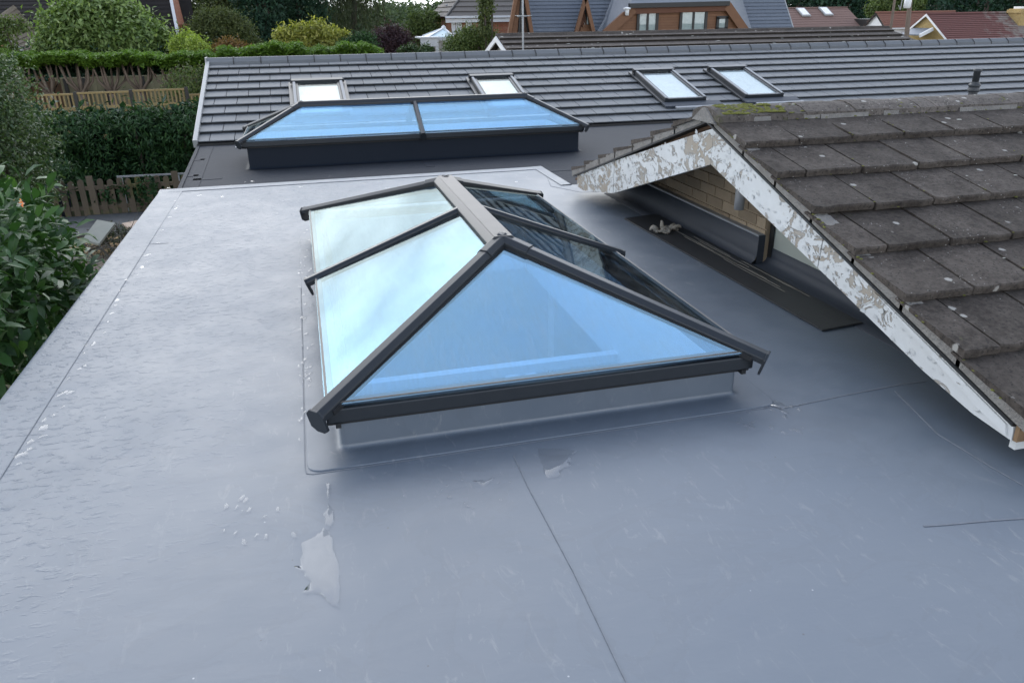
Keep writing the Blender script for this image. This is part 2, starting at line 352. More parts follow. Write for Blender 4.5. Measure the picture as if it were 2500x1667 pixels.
# ------------------------------------------------------------------ mesh builder
class MB:
    def __init__(s): s.v = []; s.f = []
    def add(s, verts, faces):
        o = len(s.v); s.v += [tuple(p) for p in verts]; s.f += [tuple(i+o for i in f) for f in faces]; return s
    def box(s, c, d, rot=None):
        x, y, z = d[0]/2, d[1]/2, d[2]/2
        vs = [Vector(p) for p in ((-x, -y, -z), (x, -y, -z), (x, y, -z), (-x, y, -z), (-x, -y, z), (x, -y, z), (x, y, z), (-x, y, z))]
        if rot is not None: vs = [rot@p for p in vs]
        c = Vector(c)
        return s.add([p+c for p in vs], [(0, 3, 2, 1), (4, 5, 6, 7), (0, 1, 5, 4), (1, 2, 6, 5), (2, 3, 7, 6), (3, 0, 4, 7)])
    def bb(s, x0, x1, y0, y1, z0, z1): return s.box(((x0+x1)/2, (y0+y1)/2, (z0+z1)/2), (x1-x0, y1-y0, z1-z0))
    def prism(s, poly, off):
        """poly: coplanar 3-D ring, off: extrusion vector"""
        n = len(poly); a = [Vector(p) for p in poly]; off = Vector(off)
        nrm = Vector((0, 0, 0))
        for i in range(n): nrm += a[i].cross(a[(i+1) % n])
        if nrm.dot(off) > 0: a = a[::-1]
        return s.add(a+[p+off for p in a], [tuple(range(n)), tuple(range(2*n-1, n-1, -1))]+[(i, i+n, (i+1) % n+n, (i+1) % n) for i in range(n)])
    def beam(s, p0, p1, prof, upv=(0, 0, 1)):
        """profile (u,w) ring swept from p0 to p1, u sideways, w towards upv"""
        p0, p1 = Vector(p0), Vector(p1); d = (p1-p0).normalized(); u = d.cross(Vector(upv)).normalized(); w = u.cross(d)
        ring = [u*a+w*b for a, b in prof]; n = len(ring)
        return s.add([p0+r for r in ring]+[p1+r for r in ring], [tuple(range(n)), tuple(range(2*n-1, n-1, -1))]+[(i, i+n, (i+1) % n+n, (i+1) % n) for i in range(n)])
    def tube(s, pts, rad, n=8):
        pts = [Vector(p) for p in pts]
        if not isinstance(rad, (list, tuple)): rad = [rad]*len(pts)
        o = len(s.v); ref = Vector((.3, .2, 1)).normalized()
        for i, p in enumerate(pts):
            d = (pts[min(i+1, len(pts)-1)]-pts[max(i-1, 0)]).normalized()
            r0 = ref if abs(d.dot(ref)) < .95 else Vector((1, 0, 0))
            u = d.cross(r0).normalized(); w = d.cross(u)
            s.v += [tuple(p+(u*math.cos(t)+w*math.sin(t))*rad[i]) for t in (2*math.pi*k/n for k in range(n))]
        for i in range(len(pts)-1):
            for k in range(n):
                a, b = o+i*n+k, o+i*n+(k+1) % n; s.f.append((a, b, b+n, a+n))
        s.f.append(tuple(o+k for k in range(n))[::-1]); e = o+(len(pts)-1)*n; s.f.append(tuple(e+k for k in range(n)))
        return s
    def lathe(s, prof, c=(0, 0, 0), n=20):
        o = len(s.v); c = Vector(c)
        for r, z in prof: s.v += [(c.x+r*math.cos(2*math.pi*k/n), c.y+r*math.sin(2*math.pi*k/n), c.z+z) for k in range(n)]
        for i in range(len(prof)-1):
            for k in range(n): a, b = o+i*n+k, o+i*n+(k+1) % n; s.f.append((a, b, b+n, a+n))
        s.f.append(tuple(o+k for k in range(n))[::-1]); e = o+(len(prof)-1)*n; s.f.append(tuple(e+k for k in range(n)))
        return s
    def mesh(s, name, mat, off=(0, 0, 0), smooth=False):
        me = bpy.data.meshes.new(name); off = Vector(off)
        me.from_pydata([tuple(Vector(p)-off) for p in s.v], [], s.f); me.update()
        if smooth: me.shade_smooth()
        if mat: me.materials.append(M[mat] if isinstance(mat, str) else mat)
        return me
def link(o, parent=None):
    COL.objects.link(o)
    if parent is not None: o.parent = parent
    return o
def wpos(o):
    p = Vector((0, 0, 0))
    while o is not None: p = p+Vector(o.location); o = o.parent
    return p
def bevel(o, w, seg=2):
    m = o.modifiers.new('bevel', 'BEVEL'); m.width = w; m.segments = seg; m.limit_method = 'ANGLE'; m.angle_limit = RAD(35)
    return o
def thing(name, label, cat, loc=(0, 0, 0), rz=0, group=None):
    o = bpy.data.objects.new(name, None); o.empty_display_size = .2; o.location = loc; o.rotation_euler = (0, 0, rz)
    o['label'] = label; o['category'] = cat
    if group: o['group'] = group
    return link(o)
def part(name, mb, mat, parent, label=None, smooth=False, world=True, bev=0, kind=None):
    """mb in world coordinates (world=True; only for unrotated parents) or in the parent's own frame"""
    me = mb.mesh(name, mat, wpos(parent) if world else (0, 0, 0), smooth)
    o = link(bpy.data.objects.new(name, me), parent)
    if label: o['label'] = label
    if kind: o['kind'] = kind
    if bev: bevel(o, bev)
    return o
def solo(name, label, cat, mb, mat, loc, smooth=False, bev=0, group=None, kind=None):
    me = mb.mesh(name, mat, loc, smooth); o = bpy.data.objects.new(name, me); o.location = loc; link(o)
    if kind: o['kind'] = kind
    if kind != 'structure': o['label'] = label; o['category'] = cat
    if group: o['group'] = group
    if bev: bevel(o, bev)
    return o
def inst(name, me, parent, loc, rot=(0, 0, 0), scale=(1, 1, 1)):
    o = bpy.data.objects.new(name, me); o.location = loc; o.rotation_euler = rot; o.scale = scale
    return link(o, parent)
GZ = -2.4      # garden level

# ================================================================== ground
gb = MB(); gb.add([(-700, -200, GZ), (900, -200, GZ), (900, 1200, GZ), (-700, 1200, GZ)], [(0, 1, 2, 3)])
g = solo('ground', '', '', gb, 'ground', (0, 0, GZ), kind='structure')

# ================================================================== flat roof extension the camera stands on
XL, YF = -1.405, 7.95
ext = thing('flat_roof_extension', 'grey membrane flat roof in the foreground with rain puddles', 'building', (0, 3, GZ))
def sheet(rects, z):
    m = MB()
    for x0, x1, y0, y1 in rects: m.add([(x0, y0, z), (x1, y0, z), (x1, y1, z), (x0, y1, z)], [(0, 1, 2, 3)])
    return m
HX0, HX1, HY0, HY1 = .07, 1.575, 2.66, 5.66
rects = [(XL+.01, HX0, -1.2, YF-.01), (HX0, HX1, -1.2, HY0), (HX0, HX1, HY1, YF-.01), (HX1, 2.385, -1.2, YF-.01), (2.385, 2.82, -1.2, 6.95), (2.82, 7.0, -1.2, 2.2)]
part('roof_membrane', sheet(rects, 0), 'membrane', ext)
cl = sheet(rects, -.36); cl.f = [f[::-1] for f in cl.f]; part('ceiling', cl, 'plaster', ext)
m = MB(); m.bb(XL+.05, XL+.30, -1.2, YF-.05, GZ, -.37); part('wall', m, 'plaster', ext)
m = MB(); m.bb(XL+.30, 2.385, YF-.30, YF-.05, GZ, -.37); part('wall', m, 'plaster', ext)
m = MB(); m.bb(XL+.30, 2.72, -1.2, -.95, GZ, -.37); part('wall', m, 'plaster', ext)
m = MB(); m.bb(2.45, 2.70, -.95, 7.65, GZ, -.37); part('wall', m, 'plaster', ext)
m = MB(); m.bb(XL+.30, 2.45, -.95, 7.65, GZ+.02, GZ+.06); part('floor', m, 'oak_floor', ext)
# turned-down perimeter strips (rounded drip edge) on the left, far and short right sides
prof = [(.215, .0005), (.213, .003), (.208, .0032), (.04, .0045), (.03, .005), (.014, .005), (.005, .002), (0, -.007), (0, -.013), (0, -.33), (.015, -.33), (.015, -.02)]
def edge_strip(p0, p1, prof, inward):
    p0, p1 = Vector(p0), Vector(p1); inward = Vector(inward); n = len(prof); mb = MB()
    vs = [p0+inward*a+Vector((0, 0, b)) for a, b in prof]+[p1+inward*a+Vector((0, 0, b)) for a, b in prof]
    mb.add(vs, [(i, i+n, i+1+n, i+1) for i in range(n-1)]); return mb
part('edge_strip', edge_strip((XL, YF, 0), (XL, -1.2, 0), prof, (1, 0, 0)), 'membrane', ext, smooth=True)
pf2 = [(a*.7, b+.0015) for a, b in prof]
part('edge_strip', edge_strip((2.39, YF, 0), (XL, YF, 0), pf2, (0, -1, 0)), 'membrane', ext, smooth=True)
part('edge_strip', edge_strip((2.39, 6.95, 0), (2.39, YF, 0), [(a*.5, b+.003) for a, b in prof], (-1, 0, 0)), 'membrane', ext, smooth=True)
# welded laps: dirt-lined seam beads
def seam(pts, w=.007, h=.0012, mat='seam'):
    mb = MB()
    for p, q in zip(pts[:-1], pts[1:]):
        p, q = Vector(p), Vector(q); d = (q-p).normalized(); s = Vector((-d.y, d.x, 0))*w/2
        mb.prism([p-s, q-s, q+s, p+s], (0, 0, h))
    return part('seam', mb, mat, ext)
def zs(*pp): return [PZ(x, y, .0008) for x, y in pp]
seam([(-1.192, -1, .001), (-1.192, 2.6, .001), (-1.190, 5.2, .001), (-1.196, 7.78, .001)], .005, .0012)
seam([(-1.39, 7.80, .001), (2.25, 7.80, .001)], .008, .003)
seam(zs((1254, 1112), (1290, 1190), (1400, 1395), (1530, 1667)), .0035, .0016)
seam(zs((2255, 1284), (2310, 1280), (2420, 1270), (2600, 1258)), .007)
seam(zs((1905, 998), (2060, 965), (2200, 938), (2262, 930)), .006)
seam(zs((1800, 960), (1850, 978), (1905, 998)), .005)
seam(zs((2185, 955), (2290, 1060), (2420, 1140), (2560, 1220)), .007)
seam(zs((345, 597), (412, 594)), .004)
seam(zs((1330, 418), (1345, 455), (1420, 470), (1480, 468)), .006)

# flashing skirt that turns up the lantern kerb
def rring(x0, x1, y0, y1, r, z, seg=5):
    out = []
    for cx, cy, a0 in ((x1-r, y1-r, 0), (x0+r, y1-r, 90), (x0+r, y0+r, 180), (x1-r, y0+r, 270)):
        for k in range(seg+1):
            t = RAD(a0+90*k/seg); out.append((cx+r*math.cos(t), cy+r*math.sin(t), z))
    return out
def skirt(x0, x1, y0, y1, steps, r0=.02):
    mb = MB(); rings = [rring(x0-d, x1+d, y0-d, y1+d, r0+min(d, .06)*.5, z) for d, z in steps]; n = len(rings[0])
    for r in rings: mb.v += r
    for i in range(len(rings)-1):
        for k in range(n):
            a, b = i*n+k, i*n+(k+1) % n; mb.f.append((a, a+n, b+n, b))
    return mb
part('kerb_flashing', skirt(.0, 1.635, 2.592, 5.725, [(0, .15), (0, .024), (0, .022), (.002, .0145), (.006, .009), (.012, .0062), (.020, .0049), (.028, .0046), (.034, .0045), (.126, .0040), (.128, .0039), (.1295, .0004)]), 'membrane', ext, smooth=True)
seam([PZ(738, 700, .0042)+Vector((-.008, 0, 0)), (-.137, 2.50, .0004), (-.132, 2.462, .0004), (-.11, 2.452, .0004), (1.76, 2.452, .0004)], .004, .001)
# light well under the lantern
m = MB()
for a, b in (((HX0, HY0), (HX0, HY1)), ((HX0, HY1), (HX1, HY1)), ((HX1, HY1), (HX1, HY0)), ((HX1, HY0), (HX0, HY0))):
    m.add([(a[0], a[1], -.36), (b[0], b[1], -.36), (b[0], b[1], .14), (a[0], a[1], .14)], [(0, 1, 2, 3)])
part('light_well', m, 'plaster', ext)

# ================================================================== roof lanterns
def lantern(label, loc, rz, a, b, r0, r1, ze, zr, rafters, kerb, kmat):
    T = thing('roof_lantern', label, 'roof lantern', loc, rz, 'glazed roof lanterns')
    V = Vector
    if kerb:
        m = MB(); k = kerb
        m.v = []; rings = [rring(-a+k, a-k, -b+k, b-k, .02, ze-.05), rring(-a+k, a-k, -b+k, b-k, .02, .03), rring(-a+k-.012, a-k+.012, -b+k-.012, b-k+.012, .03, .01), rring(-a+k-.05, a-k+.05, -b+k-.05, b-k+.05, .05, .003)]
        n = len(rings[0])
        for r in rings: m.v += r
        for i in range(len(rings)-1):
            for q in range(n): m.f.append((i*n+q, (i+1)*n+q, (i+1)*n+(q+1) % n, i*n+(q+1) % n))
        part('kerb', m, kmat, T, smooth=True, world=False)
    C = [V((-a, -b, ze)), V((a, -b, ze)), V((a, b, ze)), V((-a, b, ze))]
    w = .075
    I = [V((-a+w, -b+w, ze)), V((a-w, -b+w, ze)), V((a-w, b-w, ze)), V((-a+w, b-w, ze))]
    for i in range(4):
        j = (i+1) % 4; m = MB(); m.prism([C[i], C[j], I[j], I[i]], (0, 0, -.058))
        o = part('eave_beam', m, 'alu', T, world=False, bev=.006)
        d = (C[j]-C[i]).normalized(); s = V((-d.y, d.x, 0))
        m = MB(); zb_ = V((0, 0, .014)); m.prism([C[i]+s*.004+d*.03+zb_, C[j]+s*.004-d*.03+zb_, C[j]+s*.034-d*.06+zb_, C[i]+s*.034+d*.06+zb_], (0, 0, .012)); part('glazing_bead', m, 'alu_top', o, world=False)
        m = MB(); m.prism([C[i]+s*.03-V((0, 0, .058)), C[j]+s*.03-V((0, 0, .058)), C[j]+s*.05-V((0, 0, .058)), C[i]+s*.05-V((0, 0, .058))], (0, 0, -.02)); part('drip_seal', m, 'seal', o, world=False)
    A, B = V((r0, 0, zr)), V((r1, 0, zr))
    E = [p+V((0, 0, .004)) for p in C]
    def pane(poly):
        c = sum(poly, V((0, 0, 0)))/len(poly); nn = (poly[1]-poly[0]).cross(poly[2]-poly[0]).normalized()
        if nn.z < 0: nn = -nn
        pl = [p+(c-p).normalized()*.012+nn*.006 for p in poly]
        m = MB(); m.prism(pl, nn*.010); part('glass_pane', m, 'glass', T, world=False)
    pane([E[3], E[0], A]); pane([E[1], E[2], B])
    for sgn, (e0, e1) in ((-1, (E[0], E[1])), (1, (E[3], E[2]))):
        xs = sorted(rafters); lo = e0; lt = A
        for x in xs:
            p, q = V((x, sgn*b, ze+.004)), V((x, 0, zr)); pane([lo, p, q, lt]); lo, lt = p, q
        pane([lo, e1, B, lt])
    hp = [(-.036, -.012), (-.036, .014), (-.017, .033), (.017, .033), (.036, .014), (.036, -.012)]
    rp_ = [(-.029, -.012), (-.029, .014), (-.016, .030), (.016, .030), (.029, .014), (.029, -.012)]
    def bar(name, p, q, prof, ext, upv):
        p, q = V(p), V(q); d = (p-q).normalized(); m = MB(); e = p+d*ext; m.beam(q, e, prof, upv)
        o = part(name, m, 'alu', T, world=False, bev=.003)
        m = MB(); k = 1.18; pr = [(u*k, (v-.01)*k+.008) for u, v in prof[1:-1]]+[(prof[-1][0]*k, -.05), (prof[-1][0]*.5, -.068), (prof[0][0]*.5, -.068), (prof[0][0]*k, -.05)]
        m.beam(e-d*.002, e+d*.008, pr, upv); part('end_cap', m, 'alu', o, world=False, bev=.002)
        # dark gasket line under the bar
        m = MB(); m.beam(q, p, [(prof[0][0]-.006, -.016), (prof[0][0]-.006, .004), (prof[-1][0]+.006, .004), (prof[-1][0]+.006, -.016)], upv); part('gasket', m, 'seal', o, world=False)
    for c, rdg in ((C[0], A), (C[3], A), (C[1], B), (C[2], B)):
        up_ = V((0, 0, 1)); bar('hip_bar', c+V((0, 0, .006)), rdg+V((0, 0, .012)), hp, .045, up_)
    for x in rafters:
        for sgn in (-1, 1): bar('rafter_bar', (x, sgn*b, ze+.006), (x, 0, zr+.012), rp_, .04, V((0, 0, 1)))
    m = MB(); m.beam(A-V((.035, 0, 0)), B+V((.035, 0, 0)), [(-.074, -.016), (-.074, .012), (-.045, .044), (.045, .044), (.074, .012), (.074, -.016)])
    rc = part('ridge_cap', m, 'alu', T, world=False, bev=.004)
    m = MB(); m.beam(A-V((.03, 0, 0)), B+V((.03, 0, 0)), [(-.043, .0445), (-.043, .046), (.043, .046), (.043, .0445)]); part('ridge_sky_strip', m, 'alu_top', rc, 'pale top strip with sky reflection in its colour', world=False)  # added thin strip, its pale colour stands for reflected sky
    sp_ = [(u*1.10, w_*1.10+.002) for u, w_ in hp]
    for c, rdg in ((C[0], A), (C[3], A), (C[1], B), (C[2], B)):
        r_ = rdg+V((0, 0, .012)); d = (c+V((0, 0, .006))-r_).normalized(); m = MB(); m.beam(r_-d*.02, r_+d*.15, sp_); part('hip_sleeve', m, 'alu', rc, world=False, bev=.003)
    return T
lantern('large roof lantern with blue solar glass on the pale membrane roof', (.8225, 4.1625, 0), RAD(90), 1.603, .866, -.79, .67, .19, .52, [-.07], 0, None)
lantern('low long roof lantern with two wide blue panes on the dark roof', (1.335, 10.07, -.12), RAD(-.4), 2.06, .645, -1.355, 1.45, .32, .635, [.02], .05, 'upstand_dark')

# pendant lamp hanging in the light well
T = thing('pendant_lamp', 'cluster pendant lamp seen faintly through the large front pane', 'lamp', (1.02, 3.75, -.36))
m = MB(); m.lathe([(.09, -.02), (.10, 0), (.03, .012), (.012, .03)], (1.02, 3.75, -.37)); part('ceiling_rose', m, 'white', T, smooth=True)
m = MB(); m.bb(.06, 1.58, 3.72, 3.78, -.33, -.28); part('support_bar', m, 'white', T)
for i in range(6):
    a = i*1.05; x, y, z = 1.02+.13*math.cos(a), 3.75+.13*math.sin(a), -.62-.09*i
    m = MB(); m.tube([(1.02+.05*math.cos(a), 3.75+.05*math.sin(a), -.37), (x, y, -.45), (x, y, z)], .003, 5); part('cable', m, 'white', T)
    m = MB(); m.lathe([(.001, -.05), (.03, -.042), (.048, -.015), (.048, .015), (.03, .042), (.008, .055)], (x, y, z-.05), 12); part('glass_globe', m, 'white', T, smooth=True)

# ================================================================== rear building: dark felt roof + new tiled roof
ZL = -.12
rear = thing('tiled_roof_building', 'low building with new grey slate tiles and dark felt roof', 'building', (6, 12, GZ))
lr = MB()
lx = lambda y: -1.33-.0417*(y-8.6)
for y0, y1, x0, x1 in ((7.55, 9.5, None, 3.27), (9.5, 10.63, None, -.60), (9.5, 10.63, 3.25, 3.27), (10.63, 11.75, None, 3.27), (6.95, 11.75, 3.27, 14)):
    lr.add([(lx(y0) if x0 is None else x0, y0, ZL), (x1, y0, ZL), (x1, y1, ZL), (lx(y1) if x0 is None else x0, y1, ZL)], [(0, 1, 2, 3)])
lr.add([(2.40, 6.60, ZL), (3.27, 6.60, ZL), (3.27, 7.55, ZL), (2.40, 7.55, ZL)], [(0, 1, 2, 3)])
part('felt_roof', lr, 'felt', rear)
for pts in ([(-1.33, 8.35), (3.2, 8.30)], [(-1.18, 8.1), (-1.30, 11.5)], [(-1.36, 9.3), (-1.22, 9.3)], [(-1.40, 10.4), (-1.26, 10.4)], [(1.36, 9.28), (1.36, 9.0)], [(-1.25, 9.05), (-.95, 9.05)]):
    p, q = Vector((*pts[0], ZL)), Vector((*pts[1], ZL)); d = (q-p).normalized(); s = Vector((-d.y, d.x, 0))*.05
    m = MB(); m.prism([p-s, q-s, q+s, p+s], (0, 0, .004)); part('felt_lap', m, 'felt', rear)
m = MB(); m.prism([(lx(7.6)-.02, 7.6, ZL+.012), (lx(11.7)-.02, 11.7, ZL+.012), (lx(11.7)+.02, 11.7, ZL+.012), (lx(7.6)+.02, 7.6, ZL+.012)], (0, 0, -.16)); part('drip_trim', m, 'felt', rear)
m = MB(); m.bb(-1.30, -1.05, 8.0, 17.6, GZ, -.32); part('wall', m, 'render_wall', rear)
m = MB(); m.bb(-1.05, 14, 17.35, 17.6, GZ, -.2); part('wall', m, 'render_wall', rear)
m = MB(); m.bb(13.75, 14, 7.0, 17.35, GZ, -.2); part('wall', m, 'render_wall', rear)
m = MB(); m.bb(-1.05, 13.75, 8.0, 17.35, GZ+.02, GZ+.05); part('floor', m, 'plaster', rear)
m = MB()
for (x0, y0), (x1, y1) in (((-.60, 9.5), (-.60, 10.63)), ((-.60, 10.63), (3.25, 10.63)), ((3.25, 10.63), (3.25, 9.5)), ((3.25, 9.5), (-.60, 9.5))):
    m.add([(x0, y0, -.6), (x1, y1, -.6), (x1, y1, .15), (x0, y0, .15)], [(0, 1, 2, 3)])
part('light_well', m, 'plaster', rear)
m = MB(); m.bb(-.60, 3.25, 10.40, 10.63, -.34, -.22); part('plaster_step', m, 'plaster', rear)
m = MB(); m.bb(-.60, 3.25, 10.20, 10.40, -.52, -.42); part('plaster_step', m, 'plaster', rear)
# tiled slope
TX0, EY, EZ, RY, RZ = -1.47, 11.60, -.085, 14.90, .80
PIT = math.atan2(RZ-EZ, RY-EY); SL = math.hypot(RY-EY, RZ-EZ); NC = 10; GA = SL/NC; TW = .332
def tile_mesh(name, w, ln, t, mat, ch=.004, tail=.35):
    m = MB(); pr = [(t*.9, 0), (0, t*.62), (0, t-ch), (ch, t), (ln, t*tail), (ln, 0)]
    m.prism([(0, y, z) for y, z in pr], (w, 0, 0)); return m.mesh(name, mat)
tm = tile_mesh('tile', TW-.009, GA+.05, .030, 'new_tile'); tmh = tile_mesh('tile', TW/2-.009, GA+.05, .030, 'new_tile')
WO = wpos(rear); cells = []
for c in range(NC):
    y, z = EY+c*GA*math.cos(PIT), EZ+c*GA*math.sin(PIT)
    off = 0 if c % 2 else -TW/2; n = 52
    for k in range(n):
        x = TX0+off+k*TW; half = (k == 0 and off < 0)
        if half: x = TX0
        cells.append(((x**2+y**2), x, y, z, half))
cells.sort()
rot = PIT-math.atan2(.021, GA)
sb = MB(); R3 = Matrix.Rotation(rot, 3, 'X')
for i, (_, x, y, z, half) in enumerate(cells):
    if i < 300:
        inst('tile', tmh if half else tm, rear, Vector((x, y+rnd.uniform(-.002, .002), z))-WO, (rot+rnd.uniform(-.004, .004), 0, rnd.uniform(-.002, .002)))
    else:
        src = tmh if half else tm
        sb.add([R3@v.co+Vector((x, y, z)) for v in src.vertices], [tuple(p.vertices) for p in src.polygons])
part('tile_field', sb, 'new_tile', rear, kind='stuff')
XE = TX0+51.5*TW
m = MB(); m.prism([(TX0, EY-.02, EZ-.05), (TX0, RY, RZ-.045), (TX0, 2*RY-EY, EZ-.05)], (XE-TX0, 0, 0)); part('roof_deck', m, 'darktile', rear)
m = MB(); m.prism([(TX0, RY, RZ-.03), (TX0, RY, RZ), (TX0, 2*RY-EY, EZ), (TX0, 2*RY-EY, EZ-.03)], (XE-TX0, 0, 0)); part('far_slope', m, 'new_tile', rear)
m = MB(); m.bb(TX0, XE, EY-.03, EY+.01, EZ-.06, EZ-.003); part('eave_fascia', m, 'fascia_black', rear)
m = MB(); m.beam((TX0-.02, EY-.03, EZ+.015), (TX0-.02, RY, RZ+.02), [(-.03, -.07), (-.03, .03), (-.022, .036), (.022, .036), (.03, .03), (.03, -.07)]); part('verge_trim', m, 'galv', rear, 'pale grey dry verge strip')
m = MB(); m.beam((TX0-.02, RY, RZ+.02), (TX0-.02, 2*RY-EY, EZ+.02), [(-.03, -.07), (-.03, .036), (.03, .036), (.03, -.07)]); part('verge_trim', m, 'galv', rear)
m = MB(); m.prism([(TX0+.05, EY+.3, EZ-.15), (TX0+.05, RY, RZ-.06), (TX0+.05, 2*RY-EY-.3, EZ-.15)], (.1, 0, 0)); part('gable', m, 'render_wall', rear)
rb = MB(); rb.beam((0, 0, 0), (.445, 0, 0), [(-.135, -.075), (-.125, -.02), (-.05, .040), (-.03, .046), (.03, .046), (.05, .040), (.125, -.02), (.135, -.075)])
rmesh = rb.mesh('ridge_tile', 'new_tile')
cb_ = MB(); cb_.beam((0, 0, 0), (.018, 0, 0), [(-.142, -.078), (-.13, -.012), (-.05, .050), (.05, .050), (.13, -.012), (.142, -.078)])
cmesh = cb_.mesh('ridge_clip', 'fascia_black')
k = 0; x = TX0-.04
while x < XE:
    inst('ridge_tile', rmesh, rear, Vector((x, RY, RZ+.035))-WO, (0, rnd.uniform(-.002, .002), 0)); x += .45
    inst('ridge_clip', cmesh, rear, Vector((x-.017, RY, RZ+.035))-WO)
m = MB(); m.box((TX0-.045, RY, RZ+.02), (.02, .3, .14)); part('ridge_end', m, 'galv', rear)
# thin debris strip on the eave beside the lantern
m = MB(); 
for i in range(7): m.box((-.93+i*.028, EY-.33+rnd.uniform(-.02, .02), ZL+.012), (.03, .03, .012), Matrix.Rotation(rnd.uniform(0, 3), 3, 'Z'))
solo('sealant_scrap', 'scrap of white sealant on the dark roof by the left verge', 'scrap', m, 'white', (-.85, EY-.33, ZL))

# roof windows on the tiled slope
def PT(px, py, lift=.05):
    n = Vector((0, -math.sin(PIT), math.cos(PIT))); p0 = Vector((0, EY, EZ+.03))+n*lift
    r = Vector(ray(px, py)); o = Vector((0, 0, CAMH)); t = (p0-o).dot(n)/r.dot(n); return o+r*t
def roof_window(x0, s0, w, h, label):
    """lower-left corner x0, distance s0 up the slope"""
    n = Vector((0, -math.sin(PIT), math.cos(PIT)))
    loc = Vector((x0+w/2, EY+s0*math.cos(PIT), EZ+s0*math.sin(PIT)))+n*.03
    T = thing('roof_window', label, 'roof window', loc, 0, 'roof windows in the tiled slope'); T.rotation_euler = (PIT, 0, 0)
    def bx(name, x0, x1, y0, y1, z0, z1, mat, par=T, bev=.004):
        m = MB(); m.bb(x0, x1, y0, y1, z0, z1); return part(name, m, mat, par, world=False, bev=bev)
    a = w/2
    bx('flashing', -a-.06, -a-.002, -.02, h+.06, -.01, .030, 'alu'); bx('flashing', a+.002, a+.06, -.02, h+.06, -.01, .030, 'alu')
    bx('flashing_apron', -a-.06, a+.22, -.20, -.021, -.005, .030, 'flash_rubber'); bx('apron_edge', -a+.10, a+.26, -.27, -.201, -.005, .026, 'lead'); bx('flashing', -a-.002, a+.002, h+.002, h+.06, -.01, .03, 'alu')
    f = bx('frame', -a, -a+.055, 0, h, 0, .085, 'alu'); bx('frame', a-.055, a, 0, h, 0, .085, 'alu')
    bx('frame', -a+.055, a-.055, 0, .05, 0, .078, 'alu'); bx('frame', -a-.01, a+.01, h-.09, h+.01, 0, .105, 'alu')
    bx('cover', -a+.008, -a+.047, .01, h-.1, .0855, .094, 'lead', f, .003); bx('cover', a-.047, a-.008, .01, h-.1, .0855, .094, 'lead', f, .003)
    bx('sash', -a+.056, -a+.09, .051, h-.1, .03, .076, 'alu'); bx('sash', a-.09, a-.056, .051, h-.1, .03, .076, 'alu')
    bx('blind', -a+.091, a-.091, .052, h-.22, .035, .045, 'blind', T, 0); bx('lining', -a+.091, a-.091, h-.219, h-.091, .035, .045, 'dark_inside', T, 0)
    bx('glass_pane', -a+.091, a-.091, .052, h-.092, .058, .066, 'glass_clear', T, 0)
    m = MB(); m.tube([(-a-.012, h-.05, .075), (-a-.03, h-.05, .075)], .03, 10); part('hinge', m, 'fascia_black', T, world=False)
    m = MB(); m.tube([(a+.012, h-.05, .075), (a+.03, h-.05, .075)], .03, 10); part('hinge', m, 'fascia_black', T, world=False)
    return T
RWIN = [(712, 192, 834, 188, 'roof window with white blind behind the left half of the long lantern'),
        (1146, 181, 1247, 177, 'roof window behind the right end of the long blue lantern'),
        (1545, 167, 1638, 163, 'left roof window of the pair above the old gable'),
        (1727, 160, 1815, 157, 'rightmost roof window, nearest the black vent pipe')]
for (ax, ay, bx_, by, lab) in RWIN:
    p, q = PT(ax, ay, .1), PT(bx_, by, .1); w = q.x-p.x; top = ((p.y+q.y)/2-EY)/math.cos(PIT); h = 1.44
    roof_window(p.x, top-h, w, h, lab)
# vent pipe
vp = PT(2368, 262, 0.0)
T = thing('vent_pipe', 'black soil vent pipe standing on the grey tiled slope', 'pipe', vp)
m = MB(); m.lathe([(.072, -.05), (.072, .42)], vp, 18); part('stack', m, 'pipe', T, smooth=True, bev=.002)
m = MB(); m.lathe([(.073, .25), (.098, .26), (.10, .29), (.086, .315), (.086, .34), (.096, .35), (.096, .375), (.070, .40)], vp, 18); part('collar', m, 'pipe', T, smooth=True)
m = MB(); m.lathe([(.055, .40), (.055, .58), (.066, .585), (.066, .63), (.02, .635)], vp, 18); part('cowl', m, 'pipe', T, smooth=True)
m = MB(); m.lathe([(.14, -.05), (.13, .03), (.075, .10), (.062, .11)], vp, 18); part('base_flashing', m, 'pipe', T, smooth=True)

# ================================================================== old bungalow with the peeling gable
old = thing('old_bungalow', 'old bungalow with mossy grey tiles and peeling white gable', 'house', (4.5, 4.2, GZ)); OO = wpos(old)
APY, APZ, SLP = 4.20, .975, .3165; PO = math.atan(SLP); OG = .3466; OW = .3365; VX = 2.262
def oz(y): return APZ-SLP*abs(y-APY)
def old_tile_mesh(w, t=.040, ln=.40, seed=0):
    r = random.Random(seed); m = MB(); nx = 5
    # slab with a worn, slightly uneven leading edge
    top, bot = [], []
    for i in range(nx+1):
        x = w*i/nx; j = r.uniform(-.004, .004); tt = t+r.uniform(-.003, .002)
        top.append([(x, j+.006, tt), (x, ln, t*.3)]); bot.append([(x, j, 0), (x, ln, 0)]); bot[-1].insert(0, (x, j, tt-.008))
    for i in range(nx):
        a, b, c, d = top[i], top[i+1], bot[i], bot[i+1]
        m.add([a[0], b[0], b[1], a[1]], [(0, 1, 2, 3)]); m.add([c[0], d[0], b[0], a[0]], [(0, 1, 2, 3)]); m.add([c[1], d[1], d[0], c[0]], [(0, 1, 2, 3)])
    m.add([bot[0][1], bot[0][0], top[0][0], top[0][1], bot[0][2]], [(0, 1, 2, 3, 4)][:1]); m.add([bot[-1][1], bot[-1][0], top[-1][0], top[-1][1], bot[-1][2]], [(4, 3, 2, 1, 0)])
    return m.mesh('tile', 'old_tile')
